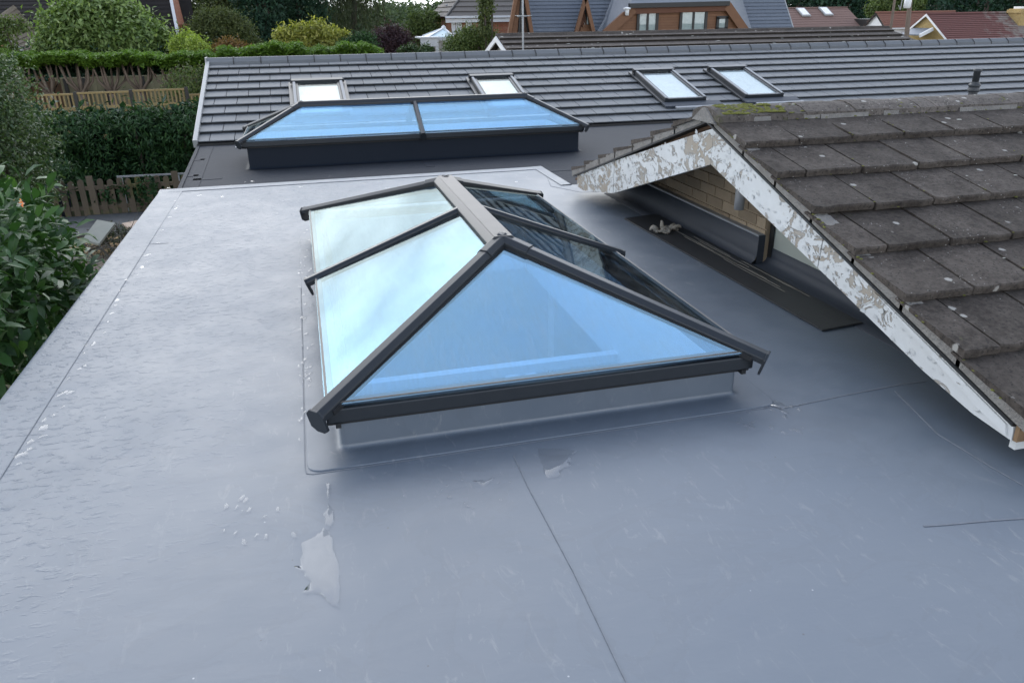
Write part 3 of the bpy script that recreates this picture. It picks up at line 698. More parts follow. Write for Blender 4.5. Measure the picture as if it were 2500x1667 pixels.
otm = [old_tile_mesh(OW-.012, .034, seed=i) for i in range(4)]; oth = [old_tile_mesh(OW/2-.012, .034, seed=9+i) for i in range(2)]
for side in (-1, 1):
    for c in range(7):
        y = APY+side*(.445+c*.3305); z = oz(y)-.008; half0 = c % 2
        x = VX; k = 0; ncol = 13 if side < 0 else 8
        while k < ncol:
            h = (k == 0 and half0); w = OW/2 if h else OW
            me = oth[rnd.randrange(2)] if h else otm[rnd.randrange(4)]
            rx = PO-.055+rnd.uniform(-.008, .008); rz = rnd.uniform(-.008, .008)
            if side < 0: inst('tile', me, old, Vector((x, y+rnd.uniform(-.006, .006), z+rnd.uniform(-.003, .003)))-OO, (rx, 0, rz))
            else: inst('tile', me, old, Vector((x+w, y, z))-OO, (rx, 0, math.pi+rz))
            x += w; k += 1
# top cut course under the ridge
for side in (-1, 1):
    m = MB(); y0 = APY+side*.445; y1 = APY
    m.prism([(VX, y0, oz(y0)-.012), (VX, y0, oz(y0)+.004), (VX, y1, oz(y1)-.004), (VX, y1, oz(y1)-.03)], (4.4, 0, 0)); part('top_course', m, 'old_tile', old)
m = MB(); m.prism([(VX+.06, APY-2.45, oz(APY-2.45)-.075), (VX+.06, APY, APZ-.075), (VX+.06, APY+2.45, oz(APY-2.45)-.075), (VX+.06, APY+2.45, oz(APY-2.45)-.095), (VX+.06, APY, APZ-.095), (VX+.06, APY-2.45, oz(APY-2.45)-.095)], (4.3, 0, 0)); part('soffit', m, 'fence_brown', old)
# ridge tiles: angular, bedded in mortar
x = VX-.005; i = 0
while x < 6.6:
    m = MB(); ln = .448; r = random.Random(i)
    for q in range(4):
        xa, xb = x+ln*q/4, x+ln*(q+1)/4-(.006 if q == 3 else 0); e = r.uniform(-.004, .004)
        m.beam((xa, APY, APZ+e), (xb, APY, APZ+e), [(-.165, -.055), (-.160, -.020), (-.09, .006), (-.03, .018), (.03, .018), (.09, .006), (.160, -.020), (.165, -.055)])
    part('ridge_tile', m, 'old_ridge', old, smooth=False); x += ln; i += 1
for s in (-1, 1):
    m = MB(); r = random.Random(s+5); n = 40
    for q in range(n):
        xa, xb = VX+4.3*q/n, VX+4.3*(q+1)/n; d = r.uniform(-.010, .008)
        yy = APY+s*(.164+d); m.add([(xa, yy, oz(yy)+.022), (xb, yy, oz(yy)+.022), (xb, yy+s*.006, oz(yy)-.005), (xa, yy+s*.006, oz(yy)-.005)], [(0, 1, 2, 3)])
    part('ridge_mortar', m, 'mortar', old)
m = MB(); m.prism([(VX+.012, APY-.14, oz(APY-.14)-.02), (VX+.012, APY-.02, APZ+.012), (VX+.012, APY+.02, APZ+.012), (VX+.012, APY+.14, oz(APY-.14)-.02)], (-.03, 0, 0)); part('ridge_mortar', m, 'mortar', old, 'crumbling mortar filling the ridge end')
# verge: undercloak strip + stepped mortar
for s in (-1, 1):
    m = MB(); m.prism([(VX+.004, APY, APZ-.072), (VX+.004, APY+s*2.36, oz(APY+2.36)-.072), (VX+.004, APY+s*2.36, oz(APY+2.36)-.060), (VX+.004, APY, APZ-.060)], (.11, 0, 0)); part('undercloak', m, 'fascia_black', old)
    for c in range(7):
        r = random.Random(c+20*s); m = MB(); ya, yb = APY+s*(.03+c*.3305+.05), APY+s*(.03+(c+1)*.3305+.07); n = 7
        for q in range(n):
            a, b = ya+(yb-ya)*q/n, ya+(yb-ya)*(q+1)/n; hh = .030+.012*q/n+r.uniform(-.004, .004)
            m.prism([(VX+.013, a, oz(a)-.0595), (VX+.013, b, oz(b)-.0595), (VX+.013, b, oz(b)-.0595+hh+.016), (VX+.013, a, oz(a)-.0595+hh+.016)], (.07, 0, 0))
        part('verge_mortar', m, 'mortar', old)
# barge boards (outlines measured in the gable plane, 25 mm boards)
BX = VX+.018
def bpoly(name, pts, label=None, x=BX, th=.026, mat='peel'):
    m = MB(); m.prism([(x, y, z) for y, z in pts], (th, 0, 0)); return part(name, m, mat, old, label)
def tz(y): return oz(y)-.074
def dz(y): d = abs(y-4.125); return .675-.274*d
bpoly('barge_board', [(4.128, tz(4.128)), (3.02, tz(3.02)), (3.03, dz(3.03)), (4.128, dz(4.128))], 'peeling white board')
bpoly('barge_board', [(3.012, tz(3.012)), (1.98, tz(1.98)), (1.845, tz(1.845)-.006), (1.84, .098), (2.02, .114), (2.28, .168), (3.022, dz(3.022))], 'peeling white board with a split lower end', th=.024)
bpoly('barge_board', [(4.132, tz(4.132)), (5.62, tz(5.62)), (5.62, .200), (4.132, dz(4.132))], 'peeling white board', th=.025)
bpoly('barge_foot', [(5.632, tz(5.632)), (6.48, tz(6.48)), (6.48, .085), (6.30, .082), (5.632, .196)], 'weathered foot of the barge board', th=.022)
bpoly('split_batten', [(2.62, tz(2.62)-.012), (1.87, tz(1.87)-.014), (1.86, .112), (2.0, .15)], 'loose split strip', BX-.009, .010)
m = MB(); m.bb(BX+.003, BX+.06, 1.822, 1.838, .10, .162); part('end_block', m, 'bare_wood', old, 'bare cut timber end')
fk = MB(); rk = random.Random(17)
for i in range(210):
    yy = rk.choice((rk.uniform(1.95, 4.1), rk.uniform(4.15, 6.3))); lo_, hi_ = dz(yy)+.008, tz(yy)-.008
    if yy < 2.3: lo_ = .10+.35*max(0, yy-1.95)
    zz = rk.uniform(lo_, hi_); n_ = rk.randrange(4, 7); rr_ = rk.uniform(.004, .014); a0 = rk.uniform(0, 6.3); tl_ = rk.uniform(-.35, .35); tz_ = rk.uniform(.05, .4)
    pts = []
    for k in range(n_):
        t = a0+6.283*k/n_; q_ = rr_*rk.uniform(.6, 1.2); u_, w_ = q_*1.5*math.cos(t), q_*math.sin(t); pts.append((BX-.0025-max(0, w_*tz_+u_*tl_), yy+u_, zz+w_))
    fk.add(pts, [tuple(range(n_))])
M['flake'] = plain('flake', (.62, .64, .64), (.46, .47, .46), .6, 9, .1)
part('paint_flakes', fk, 'flake', old, 'curling flakes of old white paint', kind='stuff')
for yy in (2.6, 3.6, 4.6, 5.3): 
    m = MB(); m.bb(BX+.027, 2.74, yy-.025, yy+.025, oz(yy)-.17, oz(yy)-.097); part('gable_ladder', m, 'fence_brown', old)
# gable wall behind: bricks, board, flashing upstand
def uz(y): return oz(y)-.098
m = MB(); m.prism([(2.752, 4.20, GZ), (2.752, 6.35, GZ), (2.752, 6.35, uz(6.35)), (2.752, 4.20, uz(4.20))], (.2, 0, 0)); part('gable_wall', m, 'brick_mortar', old)
bm_ = MB(); bm_.bb(0, .10, 0, .213, 0, .064); bme = bm_.mesh('brick', 'brick_ochre'); bm_ = MB(); bm_.bb(0, .10, 0, .102, 0, .064); bmh = bm_.mesh('brick', 'brick_ochre')
for rI in range(9):
    z = .155+rI*.0745; y = 4.205; k = 0
    while y < 6.3:
        h = (rI % 2 and k == 0); ln = .102 if h else .213
        if z < uz(y+ln)-.01: inst('brick', bmh if h else bme, old, Vector((2.743+rnd.uniform(-.003, .002), y, z))-OO)
        y += ln+.0105; k += 1
m = MB(); m.prism([(2.80, 1.95, GZ), (2.80, 4.195, GZ), (2.80, 4.195, uz(4.195)), (2.80, 1.95, uz(1.95))], (.16, 0, 0)); part('side_panel', m, 'board_green', old, 'pale grey green painted board')
for (a, b, z0) in ((2.95, 4.17, .30), (1.95, 2.94, .30)):
    m = MB(); m.prism([(2.788, a, .10), (2.788, b, .10), (2.788, b, uz(b)-.03), (2.788, a, uz(a)-.03)], (.010, 0, 0)); part('cladding_board', m, 'board_green', old)
m = MB(); m.bb(2.775, 2.80, 4.16, 4.20, .05, .66); part('corner_trim', m, 'fascia_black', old)
m = MB(); m.bb(2.80, 6.8, 2.20, 2.30, GZ, .30); part('front_wall', m, 'board_green', old)
m = MB(); m.bb(2.3, 6.6, 1.835, 1.86, .06, .185); part('fascia_board', m, 'peel', old)
m = MB(); m.bb(2.96, 6.8, 6.25, 6.35, GZ, .25); part('rear_wall', m, 'board_green', old)
m = MB(); m.bb(6.6, 6.8, 2.3, 6.25, GZ, .30); part('end_wall', m, 'board_green', old)
def upstand(y0, y1, x, h, lap=.16, mat='flash_rubber', axis='y'):
    pr = [(0.012, h), (0, h-.003), (-.002, .06), (-.012, .03), (-.035, .011), (-.07, .005), (-lap, .003), (-lap-.001, 0)]; m = MB(); n = len(pr)
    if axis == 'y': vs = [(x+a, y0, b) for a, b in pr]+[(x+a, y1, b) for a, b in pr]
    else: vs = [(y0, x+a, b) for a, b in pr]+[(y1, x+a, b) for a, b in pr]
    m.add(vs, [((i, i+1, i+1+n, i+n) if axis == 'x' else (i, i+n, i+1+n, i+1)) for i in range(n-1)]); return part('flashing_upstand', m, mat, old, smooth=True)
upstand(4.205, 6.5, 2.705, .19); upstand(1.9, 4.20, 2.782, .115); upstand(2.7, 6.9, 2.19, .16, axis='x')
m = MB(); m.prism([(2.705, 4.2045, .003), (2.705, 4.2045, .19), (2.78, 4.2045, .19), (2.78, 4.2045, .003)], (0, .004, 0)); part('flashing_corner', m, 'flash_rubber', old)
m = MB(); m.bb(2.70, 2.752, 4.206, 6.5, .183, .196); part('termination_bar', m, 'lead', old)
pp = PX(1805, 500, 2.62)
m = MB(); m.tube([(2.62, pp.y, pp.z+.14), (2.62, pp.y, pp.z-.03)], .032, 14); part('drain_pipe', m, 'pipe_grey', old, smooth=True)
m = MB(); m.tube([(2.62, pp.y, pp.z+.13), (2.76, pp.y, pp.z+.16)], .032, 14); part('pipe_elbow', m, 'pipe_grey', old, smooth=True)
# moss cushions on the ridge and in the joints
def clump(mb, c, r, seed, flat=.5):
    rr = random.Random(seed); n = 7; prof = [(1, 0), (.95, .25), (.7, .6), (.3, .85), (.02, .92)]; o = len(mb.v)
    for a, zz in prof:
        for k in range(n):
            t = 2*math.pi*k/n; q = r*a*rr.uniform(.75, 1.2); mb.v.append((c[0]+q*math.cos(t), c[1]+q*math.sin(t), c[2]+r*zz*flat*rr.uniform(.8, 1.15)))
    for i in range(len(prof)-1):
        for k in range(n): a, b = o+i*n+k, o+i*n+(k+1) % n; mb.f.append((a, b, b+n, a+n))
mo = MB(); r = random.Random(3)
for i in range(150):
    x = VX+.05+abs(r.gauss(0, .17)); d = r.uniform(-.14, .02)
    if x > VX+.43: x = VX+.02+r.random()*.40
    clump(mo, (x, APY+d, APZ+.016-max(0, abs(d)-.03)*.27), r.uniform(.008, .028), i)
for c in range(7):
    for i in range(16):
        y = APY-.445-c*.3305; k = r.randrange(1, 12); x = VX+(OW/2 if c % 2 else 0)+k*OW; q = r.random()**2*.25
        clump(mo, (x-.003, y+q, oz(y)+.026+q*.255), r.uniform(.003, .008), i*7+c)
    for i in range(9):
        y = APY-.445-c*.3305; x = VX+r.random()*4
        clump(mo, (x, y-.004, oz(y)-.004), r.uniform(.004, .010), i*11+c)
for i in range(90):
    x = VX+.4+r.random()**1.5*3.6; d = r.uniform(-.15, -.01); clump(mo, (x, APY+d, APZ+.014-max(0, abs(d)-.03)*.27), r.uniform(.005, .016), i+900, .35)
for i in range(60):
    y = APY-.16-r.random()*.01; x = VX+r.random()*4.2; clump(mo, (x, y-.003, oz(y)+.0), r.uniform(.005, .013), i+400)
for i in range(70):
    y = APY-r.random()*2.3; clump(mo, (VX+r.uniform(-.004, .02), y, oz(y)-.012), r.uniform(.004, .011), i+700)
part('moss', mo, 'moss', old, kind='stuff', smooth=True)
lc = MB()
for i in range(46):   # raised pale lichen rosettes
    if i < 30: x = VX+.05+r.random()*3.4; d = -r.random()*.13; y = APY+d; z = APZ+.016-max(0, abs(d)-.03)*.27; q = r.uniform(.006, .017)
    else: x = VX+r.random()*3.4; c = r.randrange(7); y = APY-.445-c*.3305+r.random()*.28; z = oz(y)+.012; q = r.uniform(.006, .016)
    clump(lc, (x, y, z), q, i+55, .22)
M['lichen'] = plain('lichen', (.55, .55, .50), (.42, .42, .36), .95, 60, .5)
part('lichen', lc, 'lichen', old, kind='stuff')

# rubber walkway strip along the gable, and the rag left on it
a, b, c_ = PZ(1524, 537), PZ(2004, 808), PZ(2104, 787)
m = MB(); m.prism([(2.352, 5.55, .005), (2.418, 3.10, .005), (2.675, 3.13, .005), (2.652, 5.60, .005)], (0, 0, .007))
T = thing('rubber_strip', 'long black rubber strip laid on the roof below the gable', 'rubber strip', (2.5, 4.3, 0)); part('strip', m, 'rubber', T)
def sline(pts, w, mat, T):
    mb = MB()
    for p, q in zip(pts[:-1], pts[1:]):
        p, q = Vector(p), Vector(q); d = (q-p).normalized(); s = Vector((-d.y, d.x, 0))*w/2; mb.prism([p-s, q-s, q+s, p+s], (0, 0, .0012))
    return part('adhesive_smear', mb, mat, T)
M['smear'] = plain('smear', (.30, .28, .23), (.16, .15, .13), .8, 30)
for i in range(12):
    x = rnd.uniform(2.55, 2.655); y0 = rnd.uniform(3.2, 4.4); ln = rnd.uniform(.3, 1.0)
    sline([(x+(4.3-yy)*.02+rnd.uniform(-.004, .004), yy, .0122) for yy in (y0, y0+ln*.3, y0+ln*.6, y0+ln)], rnd.uniform(.002, .006), 'smear', T)
gp = PZ(1626, 566, .012)
def rag():
    rr = np.random.default_rng(5); n, k = 26, 14; mb = MB(); vs = []
    for i in range(n):
        for j in range(k):
            u, v = i/(n-1)-.5, j/(k-1)-.5
            w = 1-.5*abs(2*u)**2
            x = u*.20; y = v*.085*w+.018*math.sin(u*9)
            z = .014+.013*math.sin(u*23+v*6)*math.cos(v*13+u*5)+.010*math.cos(u*41+v*19)+.010*(1-4*v*v)
            a = .45; vs.append((gp.x+x*math.cos(a)-y*math.sin(a), gp.y+x*math.sin(a)+y*math.cos(a), gp.z+max(z, .001)))
    mb.add(vs, [(i*k+j, (i+1)*k+j, (i+1)*k+j+1, i*k+j+1) for i in range(n-1) for j in range(k-1)])
    return mb
T = thing('work_glove', 'crumpled beige work glove lying on the black rubber strip', 'glove', gp)
m = rag(); o = part('palm', m, 'rag', T, smooth=True); sm = o.modifiers.new('thick', 'SOLIDIFY'); sm.thickness = .004
for i, (dx, dy, ln, ang) in enumerate(((.04, .02, .075, .5), (.055, .0, .07, .1), (-.02, .03, .06, 1.2), (-.07, -.005, .06, 2.9), (-.065, .02, .05, 2.4))):
    p = gp+Vector((dx, dy, .02)); m = MB(); q = [p+Vector((math.cos(ang)*ln*t, math.sin(ang)*ln*t, .018*math.sin(t*3.1)+.012*(i == 2)*t*3)) for t in (0, .3, .6, .85, 1)]
    m.tube(q, [.014, .013, .012, .010, .004], 8); part('finger', m, 'rag', T, smooth=True)

# ================================================================== water lying on the membrane
def puddle_mesh(mb, ring, z=.0012, h=.0026, inset=.007):
    ar = sum(ring[i].x*ring[(i+1) % len(ring)].y-ring[(i+1) % len(ring)].x*ring[i].y for i in range(len(ring)))
    if ar < 0: ring = ring[::-1]
    c = sum(ring, Vector((0, 0, 0)))/len(ring); n = len(ring); o = len(mb.v)
    mb.v += [(p.x, p.y, z) for p in ring]
    for f, hh in ((.35, .6), (1, 1)):
        for p in ring:
            d = (c-p); l = d.length; q = p+d/l*min(inset*f, l*.6*f); mb.v.append((q.x, q.y, z+h*hh))
    for lv in range(2):
        for i in range(n): a, b = o+lv*n+i, o+lv*n+(i+1) % n; mb.f.append((a, b, b+n, a+n))
    mb.f.append(tuple(o+2*n+i for i in range(n)))
def wob(pts, seed, amp=.004, sub=4):
    r = random.Random(seed); out = []
    for i in range(len(pts)):
        p, q = pts[i], pts[(i+1) % len(pts)]
        for k in range(sub): t = k/sub; out.append(p.lerp(q, t)+Vector((r.gauss(0, amp), r.gauss(0, amp), 0)))
    return out
def puddle(label, pix, seed, z=.0012, amp=.003):
    ring = wob([PZ(x, y) for x, y in pix][::-1], seed, amp); c = sum(ring, Vector((0, 0, 0)))/len(ring)
    mb = MB(); puddle_mesh(mb, ring, z)
    return solo('puddle', label, 'puddle', mb, 'water', (c.x, c.y, z), smooth=True, group='rain puddles on the membrane')
puddle('long ragged rain puddle trailing below the lantern front left corner', [(790, 1290), (768, 1310), (738, 1325), (733, 1380), (718, 1384), (745, 1400), (757, 1425), (742, 1448), (785, 1450), (800, 1470), (826, 1487), (831, 1440), (829, 1390), (818, 1350), (812, 1310), (803, 1292)], 1, amp=.0025)
puddle('narrow dark wet streak above the long ragged puddle', [(803, 1228), (793, 1255), (796, 1280), (806, 1288), (818, 1275), (813, 1245)], 2, amp=.002)
puddle('thin wet streak touching the lantern flashing corner', [(798, 1180), (797, 1205), (803, 1222), (809, 1200), (808, 1182)], 3, .0035, amp=.002)
puddle('square-edged dark puddle in front of the lantern', [(1312, 1095), (1322, 1130), (1334, 1170), (1362, 1166), (1368, 1148), (1395, 1138), (1392, 1120), (1412, 1100), (1360, 1096)], 4, amp=.0035)
puddle('small dark puddle with a bright rim left of the long seam', [(1156, 1176), (1180, 1190), (1206, 1176), (1206, 1166), (1185, 1172)], 5, amp=.002)
puddle('small puddle at the right front corner of the lantern', [(1845, 985), (1862, 1000), (1885, 990), (1915, 1003), (1930, 995), (1890, 975)], 6, amp=.003)
dr = MB(); r = random.Random(12)
def bead(px, py, s, el=1.8, z=.0012):
    c = PZ(px, py); a0 = r.uniform(.9, 1.9); n = 12; ring = []
    for i in range(n):
        t = 2*math.pi*i/n; q = s*r.uniform(.7, 1.25); u, v = q*el*math.cos(t), q*math.sin(t)
        ring.append(Vector((c.x+u*math.cos(a0)-v*math.sin(a0), c.y+u*math.sin(a0)+v*math.cos(a0), 0)))
    puddle_mesh(dr, ring, z, .0022, s*.5)
for t in [i/34 for i in range(34)]:
    px, py = 420+(20-420)*t, 500+(1160-500)*t
    bead(px+r.uniform(2, 26), py+r.uniform(-12, 12), r.uniform(.006, .018), r.uniform(1.4, 3.0))
for i in range(60): bead(736+r.uniform(-8, 26), r.uniform(560, 1080), r.uniform(.004, .010), 2.2, .0048)
for i in range(22): bead(r.uniform(1060, 1250), r.uniform(1170, 1245), r.uniform(.002, .007), 1.5)
for i in range(14): bead(r.uniform(540, 720), r.uniform(1215, 1330), r.uniform(.004, .010), 2.4)
for i in range(22): bead(r.uniform(1800, 1960), r.uniform(985, 1060), r.uniform(.004, .012), 2.0)
for i in range(30): bead(r.uniform(400, 1300), r.uniform(430, 500), r.uniform(.006, .02), 1.6)
o = solo('water_drops', 'scattered rain drops beading on the grey membrane', 'water drops', dr, 'water', (0, 4, .001), smooth=True, kind='stuff')

# ================================================================== foliage tools
NP = np.random.default_rng(11)
def unit(a): return a/np.maximum(np.linalg.norm(a, axis=-1, keepdims=True), 1e-9)
def leaf_obj(name, P, D, Nn, ln, wd, mat, parent, fold=.25, kind='stuff', six=False):
    """P centres, D leaf axis, Nn leaf normal (arrays), ln/wd arrays of lengths and widths (world coordinates)"""
    n = len(P); D = unit(D); S_ = unit(np.cross(D, Nn)); U = np.cross(S_, D)
    ln = np.broadcast_to(ln, (n,))[:, None]; wd = np.broadcast_to(wd, (n,))[:, None]
    P = P-np.array(wpos(parent))
    if not six:
        vs = np.stack([P-D*ln*.5, P+S_*wd*.5+U*wd*fold-D*ln*.05, P+D*ln*.5, P-S_*wd*.5+U*wd*fold-D*ln*.05], 1).reshape(-1, 3); k = 4; nf = n
        fl = np.arange(n*4); starts = np.arange(n)*4; tot = np.full(n, 4)
    else:
        b, t = P-D*ln*.5, P+D*ln*.5-U*ln*.10; mid = P+U*ln*.04
        l1 = P-D*ln*.22+S_*wd*.45+U*wd*fold; l2 = P+D*ln*.18+S_*wd*.46+U*wd*fold; r1 = P-D*ln*.22-S_*wd*.45+U*wd*fold; r2 = P+D*ln*.18-S_*wd*.46+U*wd*fold
        vs = np.stack([b, l1, l2, t, mid, r2, r1], 1).reshape(-1, 3); o = (np.arange(n)*7)[:, None]
        f = np.concatenate([o+np.array([0, 4, 2, 1]), o+np.array([4, 3, 2, 2])*0+np.array([4, 5, 3, 2]), o+np.array([0, 6, 5, 4])], 1).reshape(-1)
        fl = f; nf = n*3; starts = np.arange(nf)*4; tot = np.full(nf, 4)
    me = bpy.data.meshes.new(name); me.vertices.add(len(vs)); me.vertices.foreach_set('co', vs.astype(np.float32).ravel())
    me.loops.add(len(fl)); me.loops.foreach_set('vertex_index', fl.astype(np.int32)); me.polygons.add(nf)
    me.polygons.foreach_set('loop_start', starts.astype(np.int32)); me.polygons.foreach_set('loop_total', tot.astype(np.int32))
    me.update(calc_edges=True); me.validate()
    me.materials.append(M[mat]); o = link(bpy.data.objects.new(name, me), parent)
    if kind: o['kind'] = kind
    return o
def blob_points(blobs, n, clumps=40, spread=.22, shell=.75, rng=NP):
    """leaf positions clumped near the surfaces of ellipsoids; returns positions, outward directions"""
    vol = np.array([b[1][0]*b[1][1]+b[1][1]*b[1][2]+b[1][0]*b[1][2] for b in blobs]); cnt = np.maximum((vol/vol.sum()*n).astype(int), 8)
    Ps, Os = [], []
    for (c, r), m in zip(blobs, cnt):
        c, r = np.array(c, float), np.array(r, float)
        k = max(6, int(clumps*m/n*len(blobs)**.5)); d = unit(rng.normal(size=(k, 3))); d[:, 2] = np.where(d[:, 2] < -.55, -d[:, 2], d[:, 2])
        rad = shell+(1-shell)*rng.random((k, 1))*1.25; cc = d*rad
        i = rng.integers(0, k, m); p = cc[i]+rng.normal(size=(m, 3))*spread*(.5+rng.random((m, 1)))
        Ps.append(c+p*r); Os.append(unit(p/r+1e-6))
    return np.concatenate(Ps), np.concatenate(Os)
def foliage(parent, blobs, n, ln, wd, mat, clumps=40, spread=.22, droop=.2, jitter=.8, name='crown', shell=.75, zmin=None, six=False, rng=NP):
    P, O = blob_points(blobs, n, clumps, spread, shell, rng)
    if zmin is not None:
        k = P[:, 2] > zmin; P, O = P[k], O[k]
    m = len(P); D = unit(O*.6+rng.normal(size=(m, 3))*jitter+np.array([0, 0, -droop])); Nn = unit(O+np.array([0, 0, .5])+rng.normal(size=(m, 3))*.45)
    return leaf_obj(name, P, D, Nn, ln*(.65+.7*rng.random(m)), wd*(.65+.7*rng.random(m)), mat, parent, six=six)
def trunk(parent, base, top, r0, limbs=(), mat='bark', name='trunk', wob_=.05, seed=0):
    r = random.Random(seed); m = MB(); b, t = Vector(base), Vector(top); pts = []; rad = []; h = (t-b).length
    for i in range(6):
        f = i/5; p = b.lerp(t, f); pts.append(p+Vector((r.uniform(-1, 1), r.uniform(-1, 1), 0))*wob_*h*(0 < i)); rad.append(r0*(1-.65*f))
    m.tube(pts, rad, 8)
    for (f, tip) in limbs:
        p = b.lerp(t, f); q = Vector(tip); md = p.lerp(q, .5)+Vector((r.uniform(-.1, .1), r.uniform(-.1, .1), .08*(q-p).length))
        m.tube([p, md, q], [r0*.5*(1-.5*f), r0*.33*(1-.5*f), r0*.12], 6)
    return part(name, m, mat, parent, smooth=True)
def tree(name, label, cat, base, blobs, n, ln, wd, mat, tr=.12, bark='bark', group=None, **k):
    T = thing(name, label, cat, base, 0, group); base = Vector(base)
    top = max(c[2]+r[2]*.4 for c, r in blobs); cx = sum(c[0] for c, r in blobs)/len(blobs); cy = sum(c[1] for c, r in blobs)/len(blobs)
    trunk(T, base, (cx, cy, top), tr, [(.45+.1*(i % 4), c) for i, (c, r) in enumerate(blobs)], bark, seed=int(abs(base.x*31+base.y*7)))
    foliage(T, blobs, n, ln, wd, mat, **k); return T
def ground_of(v): return (v[0], v[1], GZ)

# ================================================================== left garden
# cherry laurel growing beside the roof edge: its 300 nearest leaves are single parts
T = thing('laurel_shrub', 'large glossy laurel shrub growing up beside the left roof edge', 'shrub', (-2.75, 6.0, GZ))
lb = [(tuple(PY(px, py, yy)), (q, q*1.1, q)) for px, py, yy, q in ((42, 575, 6.4, .30), (88, 610, 6.9, .30), (20, 660, 5.8, .36), (95, 700, 6.6, .36), (60, 770, 5.6, .40), (10, 760, 5.0, .40), (140, 690, 7.3, .30), (70, 850, 5.0, .42), (0, 880, 4.4, .45), (-60, 650, 5.6, .5), (-60, 800, 4.8, .5), (120, 780, 6.0, .4), (30, 960, 4.2, .45))]
trunk(T, (-2.75, 6.0, GZ), (-2.9, 5.9, -.9), .04, [(.3+.08*i, c) for i, (c, r) in enumerate(lb)], seed=4)
rl = np.random.default_rng(21)
P_, O_ = blob_points(lb, 5200, 210, .24, .70, rl)
def leaf1(name, ln, wd, mat, curl):
    m = MB(); rows = [(-.5, .04), (-.30, .62), (-.05, 1.0), (.2, .86), (.40, .42), (.5, .02)]
    for t, w in rows:
        z = -curl*(t+.5)**2*ln; y = t*ln
        m.v += [(-w*wd/2, y, z+w*wd*.13), (0, y, z-.0), (w*wd/2, y, z+w*wd*.13)]
    for i in range(len(rows)-1):
        a = i*3; m.f += [(a, a+1, a+4, a+3), (a+1, a+2, a+5, a+4)]
    return m.mesh(name, mat, smooth=True)
_k = P_[:, 0] < np.where(P_[:, 2] > -.5, -1.66, -1.50); P_, O_ = P_[_k], O_[_k]
lms = [leaf1('leaf', .125, .044, 'lf_laurel', c) for c in (.15, .35, .55)]
cx_ = np.array([0, 0, CAMH]); dist = np.linalg.norm(P_-cx_, axis=1); vis = O_@np.array([.35, -.5, .6]) ; score = dist-vis*1.2
order = np.argsort(score); near, rest = order[:300], order[300:]
wl = np.array(wpos(T))
for i in near:
    d = unit(O_[i]*.8+rl.normal(size=3)*.6+np.array([0, 0, .05])); nn = unit(O_[i]*.5+np.array([0, 0, .9])+rl.normal(size=3)*.3)
    sx_ = unit(np.cross(d, nn)); nn = np.cross(sx_, d); sc = .45+.95*rl.random()
    mt = Matrix(((sx_[0], d[0], nn[0], 0), (sx_[1], d[1], nn[1], 0), (sx_[2], d[2], nn[2], 0), (0, 0, 0, 1)))
    o = inst('leaf', lms[int(rl.integers(0, 3))], T, P_[i]-wl); o.rotation_euler = mt.to_euler(); o.scale = (sc, sc, sc)
m_ = len(rest); leaf_obj('foliage', P_[rest], unit(O_[rest]*.8+rl.normal(size=(m_, 3))*.6), unit(O_[rest]*.5+np.array([0, 0, .9])+rl.normal(size=(m_, 3))*.3), .125*(.7+.6*rl.random(m_)), .046*(.7+.6*rl.random(m_)), 'lf_laurel', T, six=True)
pk = PY(48, 500, 6.6); m = 7
leaf_obj('young_leaves', np.array(pk)+rl.normal(size=(m, 3))*.018, np.array([0, 0, 1])+rl.normal(size=(m, 3))*.25, rl.normal(size=(m, 3)), .085, .034, 'lf_pink', T, kind=None, six=True)['label'] = 'pink young shoot at the tip'
# lower dark shrub by the wall
tree('garden_shrub', 'low dark leafy shrub between the patio and the roof edge', 'shrub', (-2.35, 9.3, GZ), [((-2.5, 9.3, -1.75), (.7, .9, .5)), ((-2.0, 8.4, -1.7), (.5, .9, .5)), ((-2.9, 8.3, -1.7), (.6, .8, .5)), ((-2.2, 10.3, -2.0), (.6, .7, .4))], 2600, .085, .038, 'lf_laurel', .04, clumps=90, six=True)
# tall privet at the frame's left edge
pb = [PY(20, 300, 13.5), PY(45, 240, 14), PY(10, 420, 13.5), PY(60, 380, 14.5), PY(-40, 250, 13), PY(-60, 400, 13), PY(40, 500, 14.5), PY(90, 330, 15), PY(100, 470, 15.5), PY(-20, 190, 13.5), PY(20, 560, 14.5), PY(-30, 520, 13.5), PY(70, 440, 14.8), PY(30, 360, 13.8)]
tree('privet_bush', 'tall grey green privet bush at the left edge of the picture', 'bush', (pb[0].x, pb[0].y, GZ), [((p.x-.22, p.y, p.z), (.46, .6, .52)) for p in pb], 26000, .07, .034, 'lf_privet', .04, clumps=420, spread=.26)
T = thing('fern_shrub', 'bluish feathery shrub beside the dark blue bin', 'shrub', ground_of(PZ(95, 500, GZ)))
p = PY(95, 450, 18.2); foliage(T, [(tuple(p), (.7, .5, .45)), ((p.x-.5, p.y, p.z-.4), (.5, .5, .5))], 2600, .16, .028, 'lf_cypress', 60, name='foliage')
trunk(T, ground_of(p), (p.x, p.y, p.z), .03)
